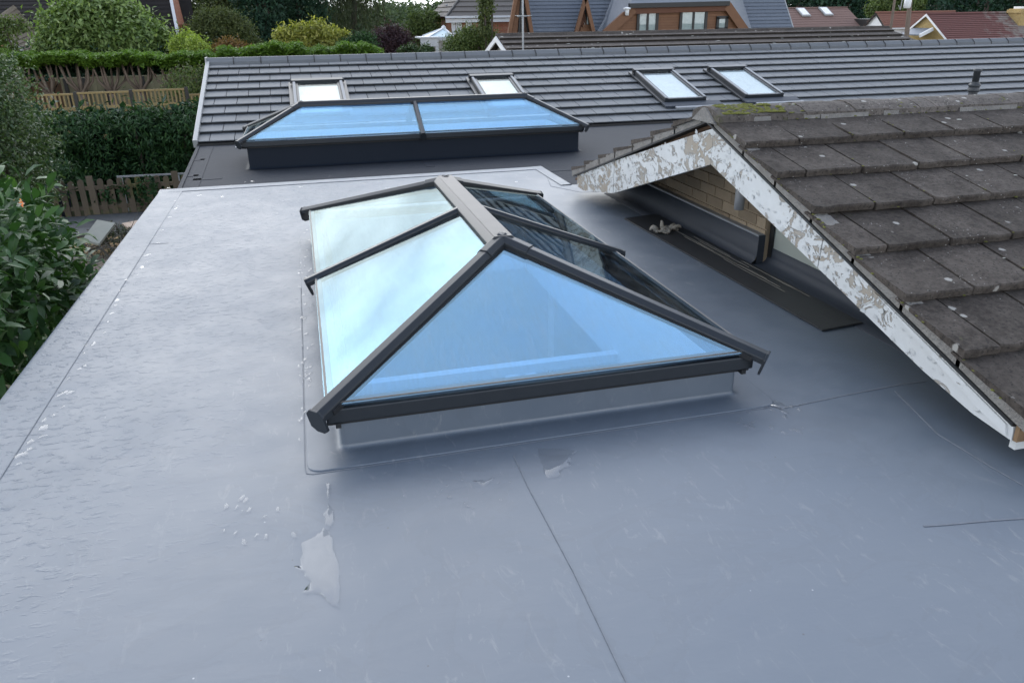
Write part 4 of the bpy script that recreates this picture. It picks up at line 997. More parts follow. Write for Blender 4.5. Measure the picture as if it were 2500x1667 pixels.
# cypress hedge behind the picket fence
HYD = 19.6
T = thing('cypress_hedge', 'tall dark green cypress hedge behind the picket fence', 'hedge', (-4.5, HYD+.5, GZ))
hb = []; r = random.Random(8)
hl, hr = PY(20, 300, HYD).x, -.2
nxh = 9
for i in range(nxh):
    x = hl-.8+(hr-hl+.8)*i/(nxh-1); zt = PY(300, 278, HYD).z+r.uniform(-.12, .10)
    for j in range(3):
        hb.append(((x+r.uniform(-.15, .15), HYD+.55+r.uniform(-.1, .1), zt-.45-j*.72), (.62, .62, .52)))
foliage(T, hb, 46000, .15, .035, 'lf_cypress', 900, .20, droop=.5, jitter=.55, name='foliage', shell=.8)
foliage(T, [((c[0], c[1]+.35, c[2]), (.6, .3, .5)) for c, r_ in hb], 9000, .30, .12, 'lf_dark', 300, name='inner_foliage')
for i in range(5):
    x = hl+.2+i*1.1; trunk(T, (x, HYD+.5, GZ), (x, HYD+.6, zt-.4), .07, seed=i)
# picket fence
T = thing('picket_fence', 'weathered wooden picket fence behind the patio', 'fence', (-4.4, 18.05, GZ))
FY = 18.05
def picket_mesh(w, h, rounded):
    m = MB(); top = [(w*.5*math.cos(t), h-w*.5+w*.5*math.sin(t)) for t in (RAD(a) for a in range(0, 181, 30))] if rounded else [(w/2, h), (-w/2, h)]
    m.prism([(-w/2, 0, 0), (w/2, 0, 0)]+[(a, 0, b) for a, b in top], (0, .022, 0)); return m.mesh('picket', 'picket')
xl, xr = PZ(148, 535, GZ).x, -2.2
sp = .186; k = 0; x = xl
pm = [picket_mesh(.118, .76, True), picket_mesh(.118, .785, True), picket_mesh(.13, .85, False)]
W0 = wpos(T)
while x < xr:
    inst('picket', pm[2] if k in (4, 13, 17) else pm[k % 2], T, Vector((x, FY-.02+rnd.uniform(-.006, .006), GZ+.03))-W0, (0, rnd.uniform(-.02, .02), 0)); x += sp; k += 1
for z in (GZ+.20, GZ+.62): m = MB(); m.bb(xl-.1, xr, FY+.004, FY+.045, z-.04, z+.04); part('rail', m, 'picket', T)
for x in (xl+.75, xl+2.6): m = MB(); m.bb(x-.04, x+.04, FY+.05, FY+.13, GZ, GZ+.74); part('post', m, 'picket', T)
# ivy on the right half
foliage(T, [((xl+1.85, FY-.05, GZ+.4), (.22, .06, .4)), ((xl+1.2, FY-.04, GZ+.45), (.3, .05, .2))], 420, .07, .05, 'lf_cypress', 30, name='ivy')
a = PY(285, 432, FY+.35); b = PY(470, 423, FY+.35)
m = MB(); m.beam(a, b+(b-a)*.6, [(-.018, -.018), (-.018, .018), (.018, .018), (.018, -.018)])
T = thing('white_rail', 'thin white rail behind the right half of the picket fence', 'rail', (a.x, a.y, GZ)); part('bar', m, 'galv', T)
for f in (.05, .8, 1.5):
    q = a+(b-a)*f; m = MB(); m.bb(q.x-.025, q.x+.025, q.y-.02, q.y+.02, GZ, q.z-.03); part('post', m, 'white', T)
# patio slabs (each a piece of the setting)
pt = MB(); pt.bb(-6.2, -1.5, 12.2, 17.95, GZ, GZ+.02); patio = solo('patio', '', '', pt, 'sand', (-4, 15, GZ), kind='structure'); patio['kind'] = 'structure'
smz = MB(); smz.bb(0, .59, 0, .59, 0, .035); sme = smz.mesh('slab', 'slab'); bmz = MB(); bmz.bb(0, .205, 0, .10, 0, .04); bpm = bmz.mesh('paver', 'brickpave')
p0 = wpos(patio); ang = RAD(-8)
for i in range(8):
    for j in range(9):
        x, y = -5.9+i*.6, 12.6+j*.6
        if 14.55 < y < 15.7 and -4.9 < x < -3.7: continue
        if 13.4 < y < 14.6 and -4.3 < x < -3.2: continue
        inst('slab', sme, patio, Vector((x+rnd.uniform(-.01, .01), y, GZ+.022+rnd.uniform(0, .012)))-p0, (rnd.uniform(-.012, .012), rnd.uniform(-.012, .012), rnd.uniform(-.02, .02)))
for i in range(6):
    for j in range(11):
        if rnd.random() < .12: continue
        inst('paver', bpm, patio, Vector((-4.2+i*.215+(j % 2)*.1, 13.4+j*.108, GZ+.022+rnd.uniform(0, .01)))-p0, (0, 0, rnd.uniform(-.05, .05)))
# tilted board on a heap of cut branches, second board, bin
c = [PY(237, 536, 15.0), PY(281, 544, 14.9), PY(242, 595, 14.3), PY(200, 585, 14.4)]
m = MB(); nn = (c[1]-c[0]).cross(c[2]-c[0]).normalized(); nn = nn if nn.z < 0 else -nn
m.prism(c, nn*.05)
T = thing('garden_table', 'grey board tipped over on its frame on the patio', 'table', (c[2].x, c[2].y, GZ)); part('table_top', m, 'board_pale', T, bev=.006)
for q in (c[0], c[1], c[2], c[3]):
    m = MB(); m.tube([q+nn*.05, (q.x+.10, q.y+.1, GZ+.02)], .02, 6); part('leg', m, 'twig', T)
c = [PY(298, 545, 15.6), PY(345, 536, 16.0), PY(345, 556, 15.5), PY(312, 556, 15.3)]
nn = (c[1]-c[0]).cross(c[2]-c[0]).normalized(); nn = nn if nn.z < 0 else -nn
m = MB(); m.prism(c, nn*.04); lowz = min(q.z for q in c)
T = thing('board_scrap', 'pinkish board propped up at the roof edge behind the grey board', 'board', (c[2].x, c[2].y, GZ)); part('panel', m, 'board_pink', T)
m = MB(); m.tube([(c[2].x, c[2].y, GZ), c[2]], .03, 6); m.tube([(c[1].x, c[1].y, GZ), c[1]], .03, 6); part('prop', m, 'twig', T)
hp_ = PZ(262, 615, GZ); T = thing('branch_heap', 'heap of grey cut branches under the tipped grey board', 'branches', hp_)
m = MB(); r = random.Random(31)
for i in range(70):
    q = Vector((hp_.x+.25+r.gauss(0, .35), hp_.y+r.gauss(0, .4), GZ+.05+abs(r.gauss(0, .16)))); d = Vector((r.gauss(0, 1), r.gauss(0, 1), r.gauss(.1, .35))).normalized()*r.uniform(.2, .6)
    m.tube([q-d, q+Vector((r.gauss(0, .04), r.gauss(0, .04), .05)), q+d], [.010, .008, .003], 4)
part('branches', m, 'twig', T, kind='stuff')
foliage(T, [((hp_.x+.2, hp_.y, GZ+.2), (.5, .5, .22))], 900, .06, .02, 'lf_willow', 40, name='dry_leaves')
bp = PZ(128, 528, GZ); T = thing('storage_bin', 'dark blue plastic bin beside the picket fence', 'bin', bp)
m = MB(); w_ = .32
m.add([(bp.x-w_, bp.y-.25, GZ), (bp.x+w_, bp.y-.25, GZ), (bp.x+w_, bp.y+.3, GZ), (bp.x-w_, bp.y+.3, GZ), (bp.x-w_-.05, bp.y-.3, GZ+.55), (bp.x+w_+.05, bp.y-.3, GZ+.55), (bp.x+w_+.05, bp.y+.35, GZ+.55), (bp.x-w_-.05, bp.y+.35, GZ+.55)], [(0, 3, 2, 1), (4, 5, 6, 7), (0, 1, 5, 4), (1, 2, 6, 5), (2, 3, 7, 6), (3, 0, 4, 7)])
part('tub', m, 'bin', T, bev=.02); m = MB(); m.bb(bp.x-w_-.09, bp.x+w_+.09, bp.y-.34, bp.y+.39, GZ+.555, GZ+.60); part('lid', m, 'bin', T, bev=.015)

# ------------------------------------------------ trellis-topped fence
TY = 27.6
T = thing('trellis_fence', 'new timber fence with slatted trellis top beyond the hedge', 'fence', (-6, TY, GZ)); W0 = wpos(T)
edges = [(50, 232), (183, 228), (319, 223), (455, 222)]
xs = [PY(px, py, TY).x for px, py in edges]; zt = PY(300, 224, TY).z
sl_ = MB(); sl_.bb(-.025, .025, -.012, .012, 0, .38); slm = sl_.mesh('slat', 'fence_new'); bd = MB(); bd.bb(0, .098, 0, .016, 0, 1); bdm = bd.mesh('board', 'fence_new')
spans = [(xs[0]-1.9, xs[0], 0), (xs[0], xs[1], 0), (xs[1], xs[2], .02), (xs[2], xs[3], .04), (xs[3]+.02, xs[3]+1.9, -.14), (xs[3]+1.95, xs[3]+3.8, -.14)]
for x0, x1, dzz in spans:
    z = zt+dzz
    for zz0, zz1 in ((z-.055, z), (z-.50, z-.42)):
        m = MB(); m.bb(x0+.05, x1-.05, TY-.035, TY+.035, zz0, zz1); part('rail', m, 'fence_new', T)
    n = max(4, int((x1-x0)/.125))
    for i in range(n): inst('slat', slm, T, Vector((x0+.1+(x1-x0-.2)*i/(n-1), TY, z-.43))-W0)
    x = x0+.06
    while x < x1-.1: inst('board', bdm, T, Vector((x, TY-.008, GZ+.02))-W0, (0, 0, 0), (1, 1, z-.50-GZ-.02)); x += .104
    m = MB(); m.bb(x1-.05, x1+.05, TY-.05, TY+.05, GZ, z+.03); part('post', m, 'fence_post', T)
# ------------------------------------------------ further close-boarded fence and brown lap panel
FY2 = 35.2
T = thing('boarded_fence', 'greenish close boarded fence behind the clipped conifer trunks', 'fence', (-8, FY2, GZ)); W0 = wpos(T)
zt = PY(260, 190, FY2).z; x0 = PY(130, 190, FY2).x; x1 = PY(520, 188, FY2).x
b2 = MB(); b2.bb(0, .145, 0, .02, 0, zt-GZ); b2m = b2.mesh('board', 'fence_green')
x = x0
while x < x1: inst('board', b2m, T, Vector((x, FY2+rnd.uniform(-.006, .006), GZ))-W0); x += .15
m = MB(); m.bb(x0, x1, FY2-.03, FY2+.05, zt, zt+.04); part('capping', m, 'fence_green', T)
for px in (160, 257, 350, 205): x = PY(px, 205, FY2-.1).x; m = MB(); m.bb(x-.06, x+.06, FY2-.14, FY2-.02, GZ, zt+.02); part('post', m, 'fence_post', T)
FY3 = 33.0
T = thing('lap_fence_panel', 'brown lap fence panel at the left end of the boarded fence', 'fence panel', (PY(105, 215, FY3).x, FY3, GZ))
x0, x1 = PY(55, 200, FY3).x, PY(148, 200, FY3).x; zt = PY(100, 197, FY3).z; n = 9
for i in range(n):
    z = GZ+.05+(zt-GZ-.1)*i/n; m = MB(); m.box(((x0+x1)/2, FY3, z+.10), (x1-x0, .02, .21), Matrix.Rotation(.06, 3, 'X')); part('lap_board', m, 'fence_brown', T)
for x in (x0, x1-.1, (x0+x1)/2-.5): m = MB(); m.bb(x, x+.1, FY3-.06, FY3-.015, GZ, zt+.05); part('batten', m, 'fence_brown', T)
# ------------------------------------------------ clipped conifers: bare fanning trunks under one flat green top
CY = 31.0
cxs = [-45, 30, 100, 186, 262, 328, 408, 495, 590, 690, 790, 880]
words = ['leftmost clipped conifer mostly behind the privet bush', 'clipped conifer above the privet bush', 'clipped conifer behind the brown lap panel', 'clipped conifer with a bare fan of stems beside the brown lap panel', 'second bare stemmed clipped conifer right of the lap panel', 'third bare stemmed clipped conifer right of the lap panel', 'clipped conifer with the widest bare fan of stems', 'clipped conifer just left of the tiled verge', 'clipped conifer directly behind the left end of the tiled ridge', 'clipped conifer in front of the yellow leaved shrub', 'clipped conifer with untidy feathery top right of the yellow shrub', 'clipped conifer left of the purple tree']
for i, px in enumerate(cxs):
    c = PY(px, 150, CY); zt = PY(px, 134 if i < 8 else 120, CY).z; zb = PY(px, 157, CY).z
    if i >= 8: zt += .1; zb -= .2
    hw = abs(PY(px+46, 150, CY).x-c.x)*1.15
    T = thing('clipped_conifer', words[i], 'conifer', (c.x, CY, GZ), 0, 'row of clipped conifers with flat tops'); r = random.Random(i)
    m = MB(); k0 = Vector((c.x, CY, GZ)); cr = Vector((c.x+r.uniform(-.1, .1), CY, GZ+1.5))
    m.tube([k0, cr], [.17, .13], 8)
    for q in range(8):
        f = (q/7-.5)*r.uniform(.7, 1.1); tip = Vector((c.x+f*1.7*hw+r.uniform(-.1, .1), CY+r.uniform(-.5, .5), zb+.12)); md = cr.lerp(tip, .45)+Vector((f*.35, 0, -.05))
        m.tube([cr, md, tip], [.06, .045, .022], 6)
    part('trunk', m, 'bark_pale', T, smooth=True)
    rg = np.random.default_rng(40+i); nleaf = 5200
    P = np.stack([rg.uniform(c.x-hw, c.x+hw, nleaf), CY+rg.uniform(-1.0, 1.0, nleaf), np.zeros(nleaf)], 1)
    t = rg.random(nleaf)**.6; P[:, 2] = zb+(zt-zb)*t+rg.normal(size=nleaf)*.035+.05*np.sin(P[:, 0]*3.1)+.04*np.sin(P[:, 0]*7.7+1)
    if i >= 8: P[:, 2] += .12*np.sin(P[:, 0]*1.9+i)
    D = np.stack([rg.normal(size=nleaf), rg.normal(size=nleaf)-.3, rg.normal(size=nleaf)*.4+.1], 1); Nn = rg.normal(size=(nleaf, 3))*.4+np.array([0, -.2, 1])
    leaf_obj('crown', P, D, Nn, .20*(.6+.7*rg.random(nleaf)), .06, 'lf_clip', T)
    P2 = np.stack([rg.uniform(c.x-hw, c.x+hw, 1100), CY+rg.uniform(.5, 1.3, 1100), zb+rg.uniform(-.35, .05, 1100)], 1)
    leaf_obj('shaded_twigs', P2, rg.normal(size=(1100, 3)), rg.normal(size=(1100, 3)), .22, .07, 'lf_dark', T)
# small shrub in front of the tile verge
p = PY(466, 205, 29.0); tree('garden_shrub', 'round lime green shrub above the trellis beside the tiled verge', 'shrub', ground_of(p), [((p.x, p.y, p.z), (.75, .6, .5)), ((p.x+.7, p.y, p.z-.1), (.7, .6, .5)), ((p.x-.3, p.y, p.z-.5), (.7, .6, .6))], 4200, .10, .04, 'lf_mid', .05, clumps=90)
# dark evergreen mass under the clipped canopy, behind the boarded fence
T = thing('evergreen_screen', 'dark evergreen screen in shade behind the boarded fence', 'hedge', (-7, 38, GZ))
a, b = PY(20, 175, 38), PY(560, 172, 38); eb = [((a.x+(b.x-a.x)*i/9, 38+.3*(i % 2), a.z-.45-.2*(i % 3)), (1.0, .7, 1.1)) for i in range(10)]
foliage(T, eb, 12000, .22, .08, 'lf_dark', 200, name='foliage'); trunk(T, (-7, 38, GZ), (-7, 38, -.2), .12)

# ================================================================== houses beyond
def slope_courses(T, p00, p10, p01, p11, n, th, mat, bond=0):
    """roof slope p00-p10 (eave) to p01-p11 (ridge) laid with n overlapping tile courses, each a piece"""
    p00, p10, p01, p11 = map(Vector, (p00, p10, p01, p11)); nn = (p10-p00).cross(p01-p00).normalized(); nn = nn if nn.z > 0 else -nn
    for i in range(n):
        a, b = i/n, (i+1.15)/n if i < n-1 else 1.0
        l0, r0, l1, r1 = p00.lerp(p01, a), p10.lerp(p11, a), p00.lerp(p01, b), p10.lerp(p11, b)
        sv = (p01-p00).normalized()*th*.9; m = MB(); m.add([l0+sv, r0+sv, r0+nn*th, l0+nn*th, l1, r1, r1+nn*th*.12, l1+nn*th*.12], [(0, 1, 2, 3), (3, 2, 6, 7), (1, 5, 6, 2), (0, 3, 7, 4), (4, 7, 6, 5), (0, 4, 5, 1)])
        part('tile_course', m, mat, T)
def gabled(name, label, x0, x1, yc, hw, ze, zr, wall, roof, n, oh=.3, th=.04, barge='white', ridge=None, cat='house'):
    """ridge along X from x0 to x1 at y=yc"""
    T = thing(name, label, cat, ((x0+x1)/2, yc, GZ)); sl = (zr-ze)/hw; e = oh; zo = ze-sl*e
    m = MB(); m.prism([(x0+e, yc-hw, GZ), (x0+e, yc+hw, GZ), (x0+e, yc+hw, ze-.05), (x0+e, yc, zr-.08), (x0+e, yc-hw, ze-.05)], (x1-x0-2*e, 0, 0)); part('wall', m, wall, T)
    slope_courses(T, (x0, yc-hw-e, zo), (x1, yc-hw-e, zo), (x0, yc, zr), (x1, yc, zr), n, th, roof)
    slope_courses(T, (x1, yc+hw+e, zo), (x0, yc+hw+e, zo), (x1, yc, zr), (x0, yc, zr), max(2, n//3), th, roof)
    m = MB(); m.beam((x0, yc, zr+.01), (x1, yc, zr+.01), [(-.14, -.03), (-.08, .05), (.08, .05), (.14, -.03)]); part('ridge_cap', m, ridge or roof, T)
    if barge:
        for x in (x0-.03, x1):
            for s in (-1, 1):
                m = MB(); m.prism([(x, yc, zr-.01), (x, yc+s*(hw+e), zo-.01), (x, yc+s*(hw+e), zo-.13), (x, yc, zr-.15)], (.03, 0, 0)); part('barge_board', m, barge, T)
    m = MB(); m.beam((x0, yc-hw-e-.03, zo-.03), (x1, yc-hw-e-.03, zo-.03), [(-.05, -.05), (-.05, .04), (.05, .04), (.05, -.05)]); part('gutter', m, 'white', T)
    return T
def window(T, c, w, h, nrm=(0, -1, 0), frame='white', glass='glass_clear', fill='curtain', mull=1, fw=.06):
    """window in a wall facing nrm (unit, horizontal); c = centre on the wall face"""
    nx = Vector(nrm); u = Vector((-nx.y, nx.x, 0)); c = Vector(c); R = Matrix((u, nx, Vector((0, 0, 1)))).transposed()
    m = MB()
    for a, b, ww, hh in ((0, h/2, w+fw, fw), (0, -h/2, w+fw, fw), (-w/2, 0, fw, h), (w/2, 0, fw, h)): m.box(c+u*a+Vector((0, 0, b))+nx*.03, (ww, .07, hh), R)
    for i in range(mull): m.box(c+u*(w*((i+1)/(mull+1)-.5))+nx*.028, (fw*.8, .06, h-fw), R)
    o = part('window', m, frame, T)
    m = MB(); m.box(c+nx*.022, (w-fw, .008, h-fw), R); part('pane', m, glass, o)
    m = MB(); m.box(c+nx*.008, (w-fw, .008, h-fw), R); part('curtain', m, fill, o)
    m = MB(); m.box(c+Vector((0, 0, -h/2-fw*.8))+nx*.06, (w+.2, .14, .05), R); part('sill', m, frame, o)
    return o
# --- low mossy roof just behind the new ridge
Y1 = 21.5; a, b = PY(1212, 91, Y1), PY(2166, 66, Y1); zr = (a.z+b.z)/2
T = gabled('mossy_garage', 'long low roof of mossy brown tiles behind the new ridge', a.x, b.x, Y1, 3.0, zr-.95, zr, 'render_wall', 'mossy_tile', 9, .25, .07, 'white', 'mossy_tile', cat='garage')
lcm = MB(); r = random.Random(77)
for i in range(90):
    x = a.x+r.random()*(b.x-a.x); d = r.random()*2.2; clump(lcm, (x, Y1-d, zr-d*.317+.035), r.uniform(.02, .06), i, .25)
part('lichen', lcm, 'lichen', T, kind='stuff')
# right end is hipped down towards the garden: a small lean-to slope
m = MB(); m.prism([(b.x+.02, Y1, zr-.02), (b.x+.02, Y1-3.2, zr-1.0), (b.x+.9, Y1-3.2, zr-1.02)], (0, 0, -.05)); part('hip_slope', m, 'mossy_tile', T)
# --- tv mast in front of it
p = PY(1277, 128, 18.9); T = thing('antenna_mast', 'thin grey antenna mast rising in front of the slate house', 'antenna', (p.x, p.y, p.z-1.2))
m = MB(); m.tube([(p.x, p.y, p.z-1.2), (p.x, p.y, p.z+1.75)], .022, 8); part('pole', m, 'galv', T, smooth=True)
z = PY(1277, 40, 18.9).z; m = MB(); m.tube([(p.x-.13, p.y, z), (p.x+.16, p.y, z)], .012, 6); part('crossbar', m, 'galv', T)
for dx in (-.13, 0, .16): m = MB(); m.tube([(p.x+dx, p.y-.2, z+.01), (p.x+dx, p.y+.2, z+.01)], .006, 5); part('element', m, 'galv', T)

# --- slate and cedar chalet house
Y2 = 37.0
ch = thing('slate_chalet', 'cedar clad house with steep blue grey slate roof and dormers', 'house', (PY(1600, 80, Y2).x, Y2+3, GZ))
eL, eR = PY(1245, 92, Y2), PY(1946, 84, Y2); ez = PY(1600, 100, Y2).z-.5; sl_len_y = 4.2; rz_ = ez+5.6
tl, tr_ = PY(1250, 90, Y2).x, eR.x
def tk(y): return tl*y/Y2+.1
slope_courses(ch, (tl, Y2-.3, ez), (tr_, Y2-.3, ez), (tk(Y2+sl_len_y), Y2+sl_len_y, rz_), (tr_, Y2+sl_len_y, rz_), 34, .03, 'slate')
slope_courses(ch, (tr_, Y2+2*sl_len_y+.3, ez), (tk(Y2+2*sl_len_y), Y2+2*sl_len_y+.3, ez), (tr_, Y2+sl_len_y, rz_), (tk(Y2+sl_len_y), Y2+sl_len_y, rz_), 6, .03, 'slate')
m = MB(); y_ = [Y2, Y2+sl_len_y, Y2+2*sl_len_y]; lf_ = [tk(q_)+.25 for q_ in y_]
m.add([(lf_[0], y_[0], GZ), (lf_[0], y_[0], ez), (lf_[1], y_[1], rz_-.3), (lf_[2], y_[2], ez), (lf_[2], y_[2], GZ), (tr_-.2, y_[0], GZ), (tr_-.2, y_[0], ez), (tr_-.2, y_[1], rz_-.3), (tr_-.2, y_[2], ez), (tr_-.2, y_[2], GZ)], [(0, 1, 2, 3, 4), (9, 8, 7, 6, 5), (0, 5, 6, 1), (1, 6, 7, 2), (2, 7, 8, 3), (3, 8, 9, 4)]); part('wall', m, 'cedar', ch)
m = MB(); m.prism([(tr_, Y2-.3, ez+.04), (tr_, Y2+sl_len_y, rz_+.04), (tr_, Y2+sl_len_y, rz_-.12), (tr_, Y2-.3, ez-.1)], (.06, 0, 0)); part('verge_trim', m, 'galv', ch)
def sy(z): return Y2-.3+(z-ez)*(sl_len_y+.3)/(rz_-ez)   # y of the slope at height z
def aframe(apex, fl, fr, yF, label_win, name):
    """steep A-shaped gable dormer; pixel outline at depth yF"""
    A, L_, R_ = PY(*apex, yF), PY(*fl, yF), PY(*fr, yF)
    w = .16
    yb = sy(A.z)+.1
    for (P0, P1, s) in ((L_, A, -1), (R_, A, 1)):
        d = (P1-P0).normalized(); n_ = Vector((-d.z*s*-1, 0, d.x*s*-1)); 
        m = MB(); m.beam(P0-d*.2, P1, [(-.08, -.07), (-.08, .07), (.08, .07), (.08, -.07)], (0, 1, 0)); part('dormer_barge', m, 'cedar', ch)
        m = MB(); off = Vector((s*.06, 0, .03)); dv = Vector((A.x, A.y, 0)); dv /= dv.y; q1, q0 = max(sy(P1.z)-yF, 0)+.1, max(sy(P0.z)-yF, 0)+.1; m.add([P0+off, P1+off, P1+dv*q1+off, P0+dv*q0+off], [(0, 1, 2, 3)]); o = part('dormer_slope', m, 'slate', ch); o.modifiers.new('t', 'SOLIDIFY').thickness = .05
    m = MB(); m.prism([L_+Vector((.1, .35, 0)), R_+Vector((-.1, .35, 0)), A+Vector((0, .35, -.2))], (0, .05, 0)); part('dormer_cladding', m, 'cedar_dark', ch)
    return A, L_, R_
# tall glazed A-frame at the left
A, L_, R_ = aframe((1272, -75), (1242, 90), (1299, 90), Y2-1.2, '', 'a')
yg = Y2-.90
q = lambda px, py, y=yg: PY(px, py, y)
m = MB(); m.prism([q(1248, 92), q(1262, 92), q(1274, -40), q(1271, -40)], (0, .05, 0)); part('cedar_panel', m, 'cedar', ch)
m = MB(); m.prism([q(1264, 92), q(1293, 92), q(1281, -20), q(1273, -20)], (0, .03, 0)); o = part('gable_window', m, 'glass_clear', ch)
m = MB(); m.prism([q(1262, 94, yg+.06), q(1295, 94, yg+.06), q(1283, -20, yg+.06), q(1272, -20, yg+.06)], (0, .03, 0)); part('inside', m, 'dark_inside', o)
for px in (1266, 1271, 1292): m = MB(); m.beam(q(px, 92, yg-.03), q(px+(-6 if px > 1280 else 6), 0, yg-.03), [(-.035, -.03), (-.035, .03), (.035, .03), (.035, -.03)], (0, 1, 0)); part('mullion', m, 'fascia_black', o)
m = MB(); m.beam(q(1262, 40, yg-.03), q(1290, 40, yg-.03), [(-.04, -.03), (-.04, .03), (.04, .03), (.04, -.03)], (0, 1, 0)); part('transom', m, 'galv', o)
# small A dormer
A, L_, R_ = aframe((1429, -3), (1405, 84), (1450, 84), Y2-.55, '', 'b')
yg = Y2-.25
m = MB(); m.prism([q(1416, 82, yg), q(1446, 82, yg), q(1444, 67, yg), q(1418, 67, yg)], (0, .05, 0)); part('cedar_panel', m, 'cedar', ch)
m = MB(); m.prism([q(1426, 62, yg), q(1442, 62, yg), q(1432, 22, yg)], (0, .03, 0)); o = part('dormer_window', m, 'glass_clear', ch)
m = MB(); m.prism([q(1424, 65, yg+.06), q(1444, 65, yg+.06), q(1432, 17, yg+.06)], (0, .03, 0)); part('inside', m, 'dark_inside', o)
m = MB(); m.beam(q(1422, 64, yg-.03), q(1445, 64, yg-.03), [(-.05, -.04), (-.05, .04), (.05, .04), (.05, -.04)], (0, 1, 0)); part('window_sill', m, 'cedar', o)
m = MB(); m.prism([q(1433, 60, yg-.02), q(1437, 60, yg-.02), q(1434, 34, yg-.02)], (0, .02, 0)); part('curtain', m, 'curtain', o)
# wide flat-topped dormer
yd = Y2-.9
face = [(1488, 82), (1548, 22), (1770, 14), (1812, 76)]
m = MB(); m.prism([q(*p, yd) for p in face], (0, .12, 0)); dw = part('dormer_wall', m, 'cedar_dark', ch)
for i in range(9):      # horizontal cedar boards
    pyb = 78-i*6.6; t = (82-pyb)/60; xl_, xr_ = 1490+58*t, 1811-42*t*1.02
    py1 = pyb-6.0; m = MB(); m.prism([q(xl_, pyb+.0, yd-.03), q(xr_, pyb-5.5, yd-.03), q(xr_-3.5, py1-5.5, yd-.03), q(xl_+5, py1, yd-.03)], (0, .028, 0)); part('cladding_board', m, 'cedar', dw)
m = MB(); m.beam(q(1478, 84, yd-.15), q(1546, 22, yd-.15), [(-.2, -.10), (-.2, .10), (.2, .10), (.2, -.10)], (0, 1, 0)); part('dormer_barge', m, 'cedar', ch)
m = MB(); m.beam(q(1774, 14, yd-.15), q(1820, 80, yd-.15), [(-.2, -.10), (-.2, .10), (.2, .10), (.2, -.10)], (0, 1, 0)); part('dormer_barge', m, 'cedar', ch)
m = MB(); m.beam(q(1540, 24, yd-.15), q(1776, 16, yd-.15), [(-.2, -.09), (-.2, .09), (.2, .09), (.2, -.09)], (0, 1, 0)); part('dormer_fascia', m, 'cedar_dark', ch)
m = MB(); m.beam(q(1536, 15, yd-.3), q(1780, 9, yd-.3), [(-.10, -.08), (-.10, .10), (.10, .10), (.10, -.08)], (0, 1, 0)); part('dormer_gutter', m, 'fascia_black', ch)
# dormer roof slopes (front, left, right)
def back(p, e=.15): return Vector((p.x, max(sy(p.z)+e, p.y+.2), p.z))
F0, F1 = q(1537, 12, yd-.3), q(1779, 6, yd-.3); top0, top1 = q(1575, -60, yd+1.4), q(1745, -64, yd+1.4)
slope_courses(ch, F0, F1, top0, top1, 6, .04, 'slate')
Lf = q(1466, 80, yd+.3)
m = MB(); m.prism([q(1474, 84, yd-.25), q(1540, 16, yd-.25), q(1573, -60, yd+1.35), q(1516, -60, yd+2.6), q(1464, 80, yd+.45)], (0, .04, .05)); part('dormer_side_slope', m, 'slate', ch)
m = MB(); m.beam(q(1462, 80, yd+.35), q(1519, -12, yd+1.8), [(-.09, -.05), (-.09, .06), (.09, .06), (.09, -.05)], (0, 1, 0)); part('valley', m, 'lead', ch)
m = MB(); m.prism([q(1824, 82, yd-.25), q(1781, 9, yd-.25), q(1748, -60, yd+1.35), q(1800, -40, yd+2.2), q(1838, 80, yd+.5)], (0, .04, .05)); part('dormer_side_slope', m, 'slate', ch)
for (xa, xb, ya, yb, mu) in ((1557, 1603, 29, 90, 1), (1661, 1722, 27, 90, 1), (1751, 1773, 43, 72, 0)):
    c = q((xa+xb)/2, (ya+yb)/2, yd-.05); w = q(xb, 50, yd).x-q(xa, 50, yd).x; h = q(1600, ya, yd).z-q(1600, yb, yd).z
    window(ch, c, w, h, frame='fascia_black', mull=mu, fw=.13)
p = q(1531, 24, yd-.35); m = MB(); m.lathe([(.16, .0), (.18, .06), (.06, .1)], p, 10); m.lathe([(.09, -.25), (.10, -.05), (.10, 0)], p, 10); part('camera_lamp', m, 'white', ch, 'white floodlight on the dormer corner', smooth=True)

# --- red brick house with hipped roof
Y3 = 50.0
T = thing('brick_house', 'red brick house with hipped grey roof and white windows', 'house', (PY(1175, 80, Y3).x, Y3+3, GZ))
xl_, xr_ = PY(1102, 60, Y3).x, PY(1262, 60, Y3).x; ze = PY(1170, 42, Y3).z; zr = ze+3.4; d_ = 6.5
m = MB(); m.bb(xl_, xr_, Y3, Y3+d_, GZ, ze); part('wall', m, 'brick_red', T)
o_ = .35
c0, c1, c2, c3 = Vector((xl_-o_, Y3-o_, ze)), Vector((xr_+o_, Y3-o_, ze)), Vector((xr_+o_, Y3+d_+o_, ze)), Vector((xl_-o_, Y3+d_+o_, ze)); hy = d_/2+o_
k0, k1 = Vector((xl_-o_+hy, Y3+d_/2, zr)), Vector((xr_+o_-hy*.4, Y3+d_/2, zr))
slope_courses(T, c0, c1, k0, k1, 12, .07, 'greytile'); slope_courses(T, c3, c0, k0, k0, 12, .07, 'greytile'); slope_courses(T, c2, c3, k1, k0, 6, .05, 'greytile'); slope_courses(T, c1, c2, k1, k1, 6, .05, 'greytile')
m = MB(); m.beam(c0, k0, [(-.1, -.02), (-.06, .1), (.06, .1), (.1, -.02)]); part('hip_ridge', m, 'fascia_black', T)
m = MB(); m.beam((xl_-o_-.08, Y3-o_-.06, ze), (xr_+o_, Y3-o_-.06, ze), [(-.06, -.06), (-.06, .07), (.06, .07), (.06, -.06)]); part('gutter', m, 'white', T)
m = MB(); m.bb(xl_-o_, xr_+o_, Y3-o_+.02, Y3-.01, ze-.30, ze-.10); part('fascia', m, 'white', T)
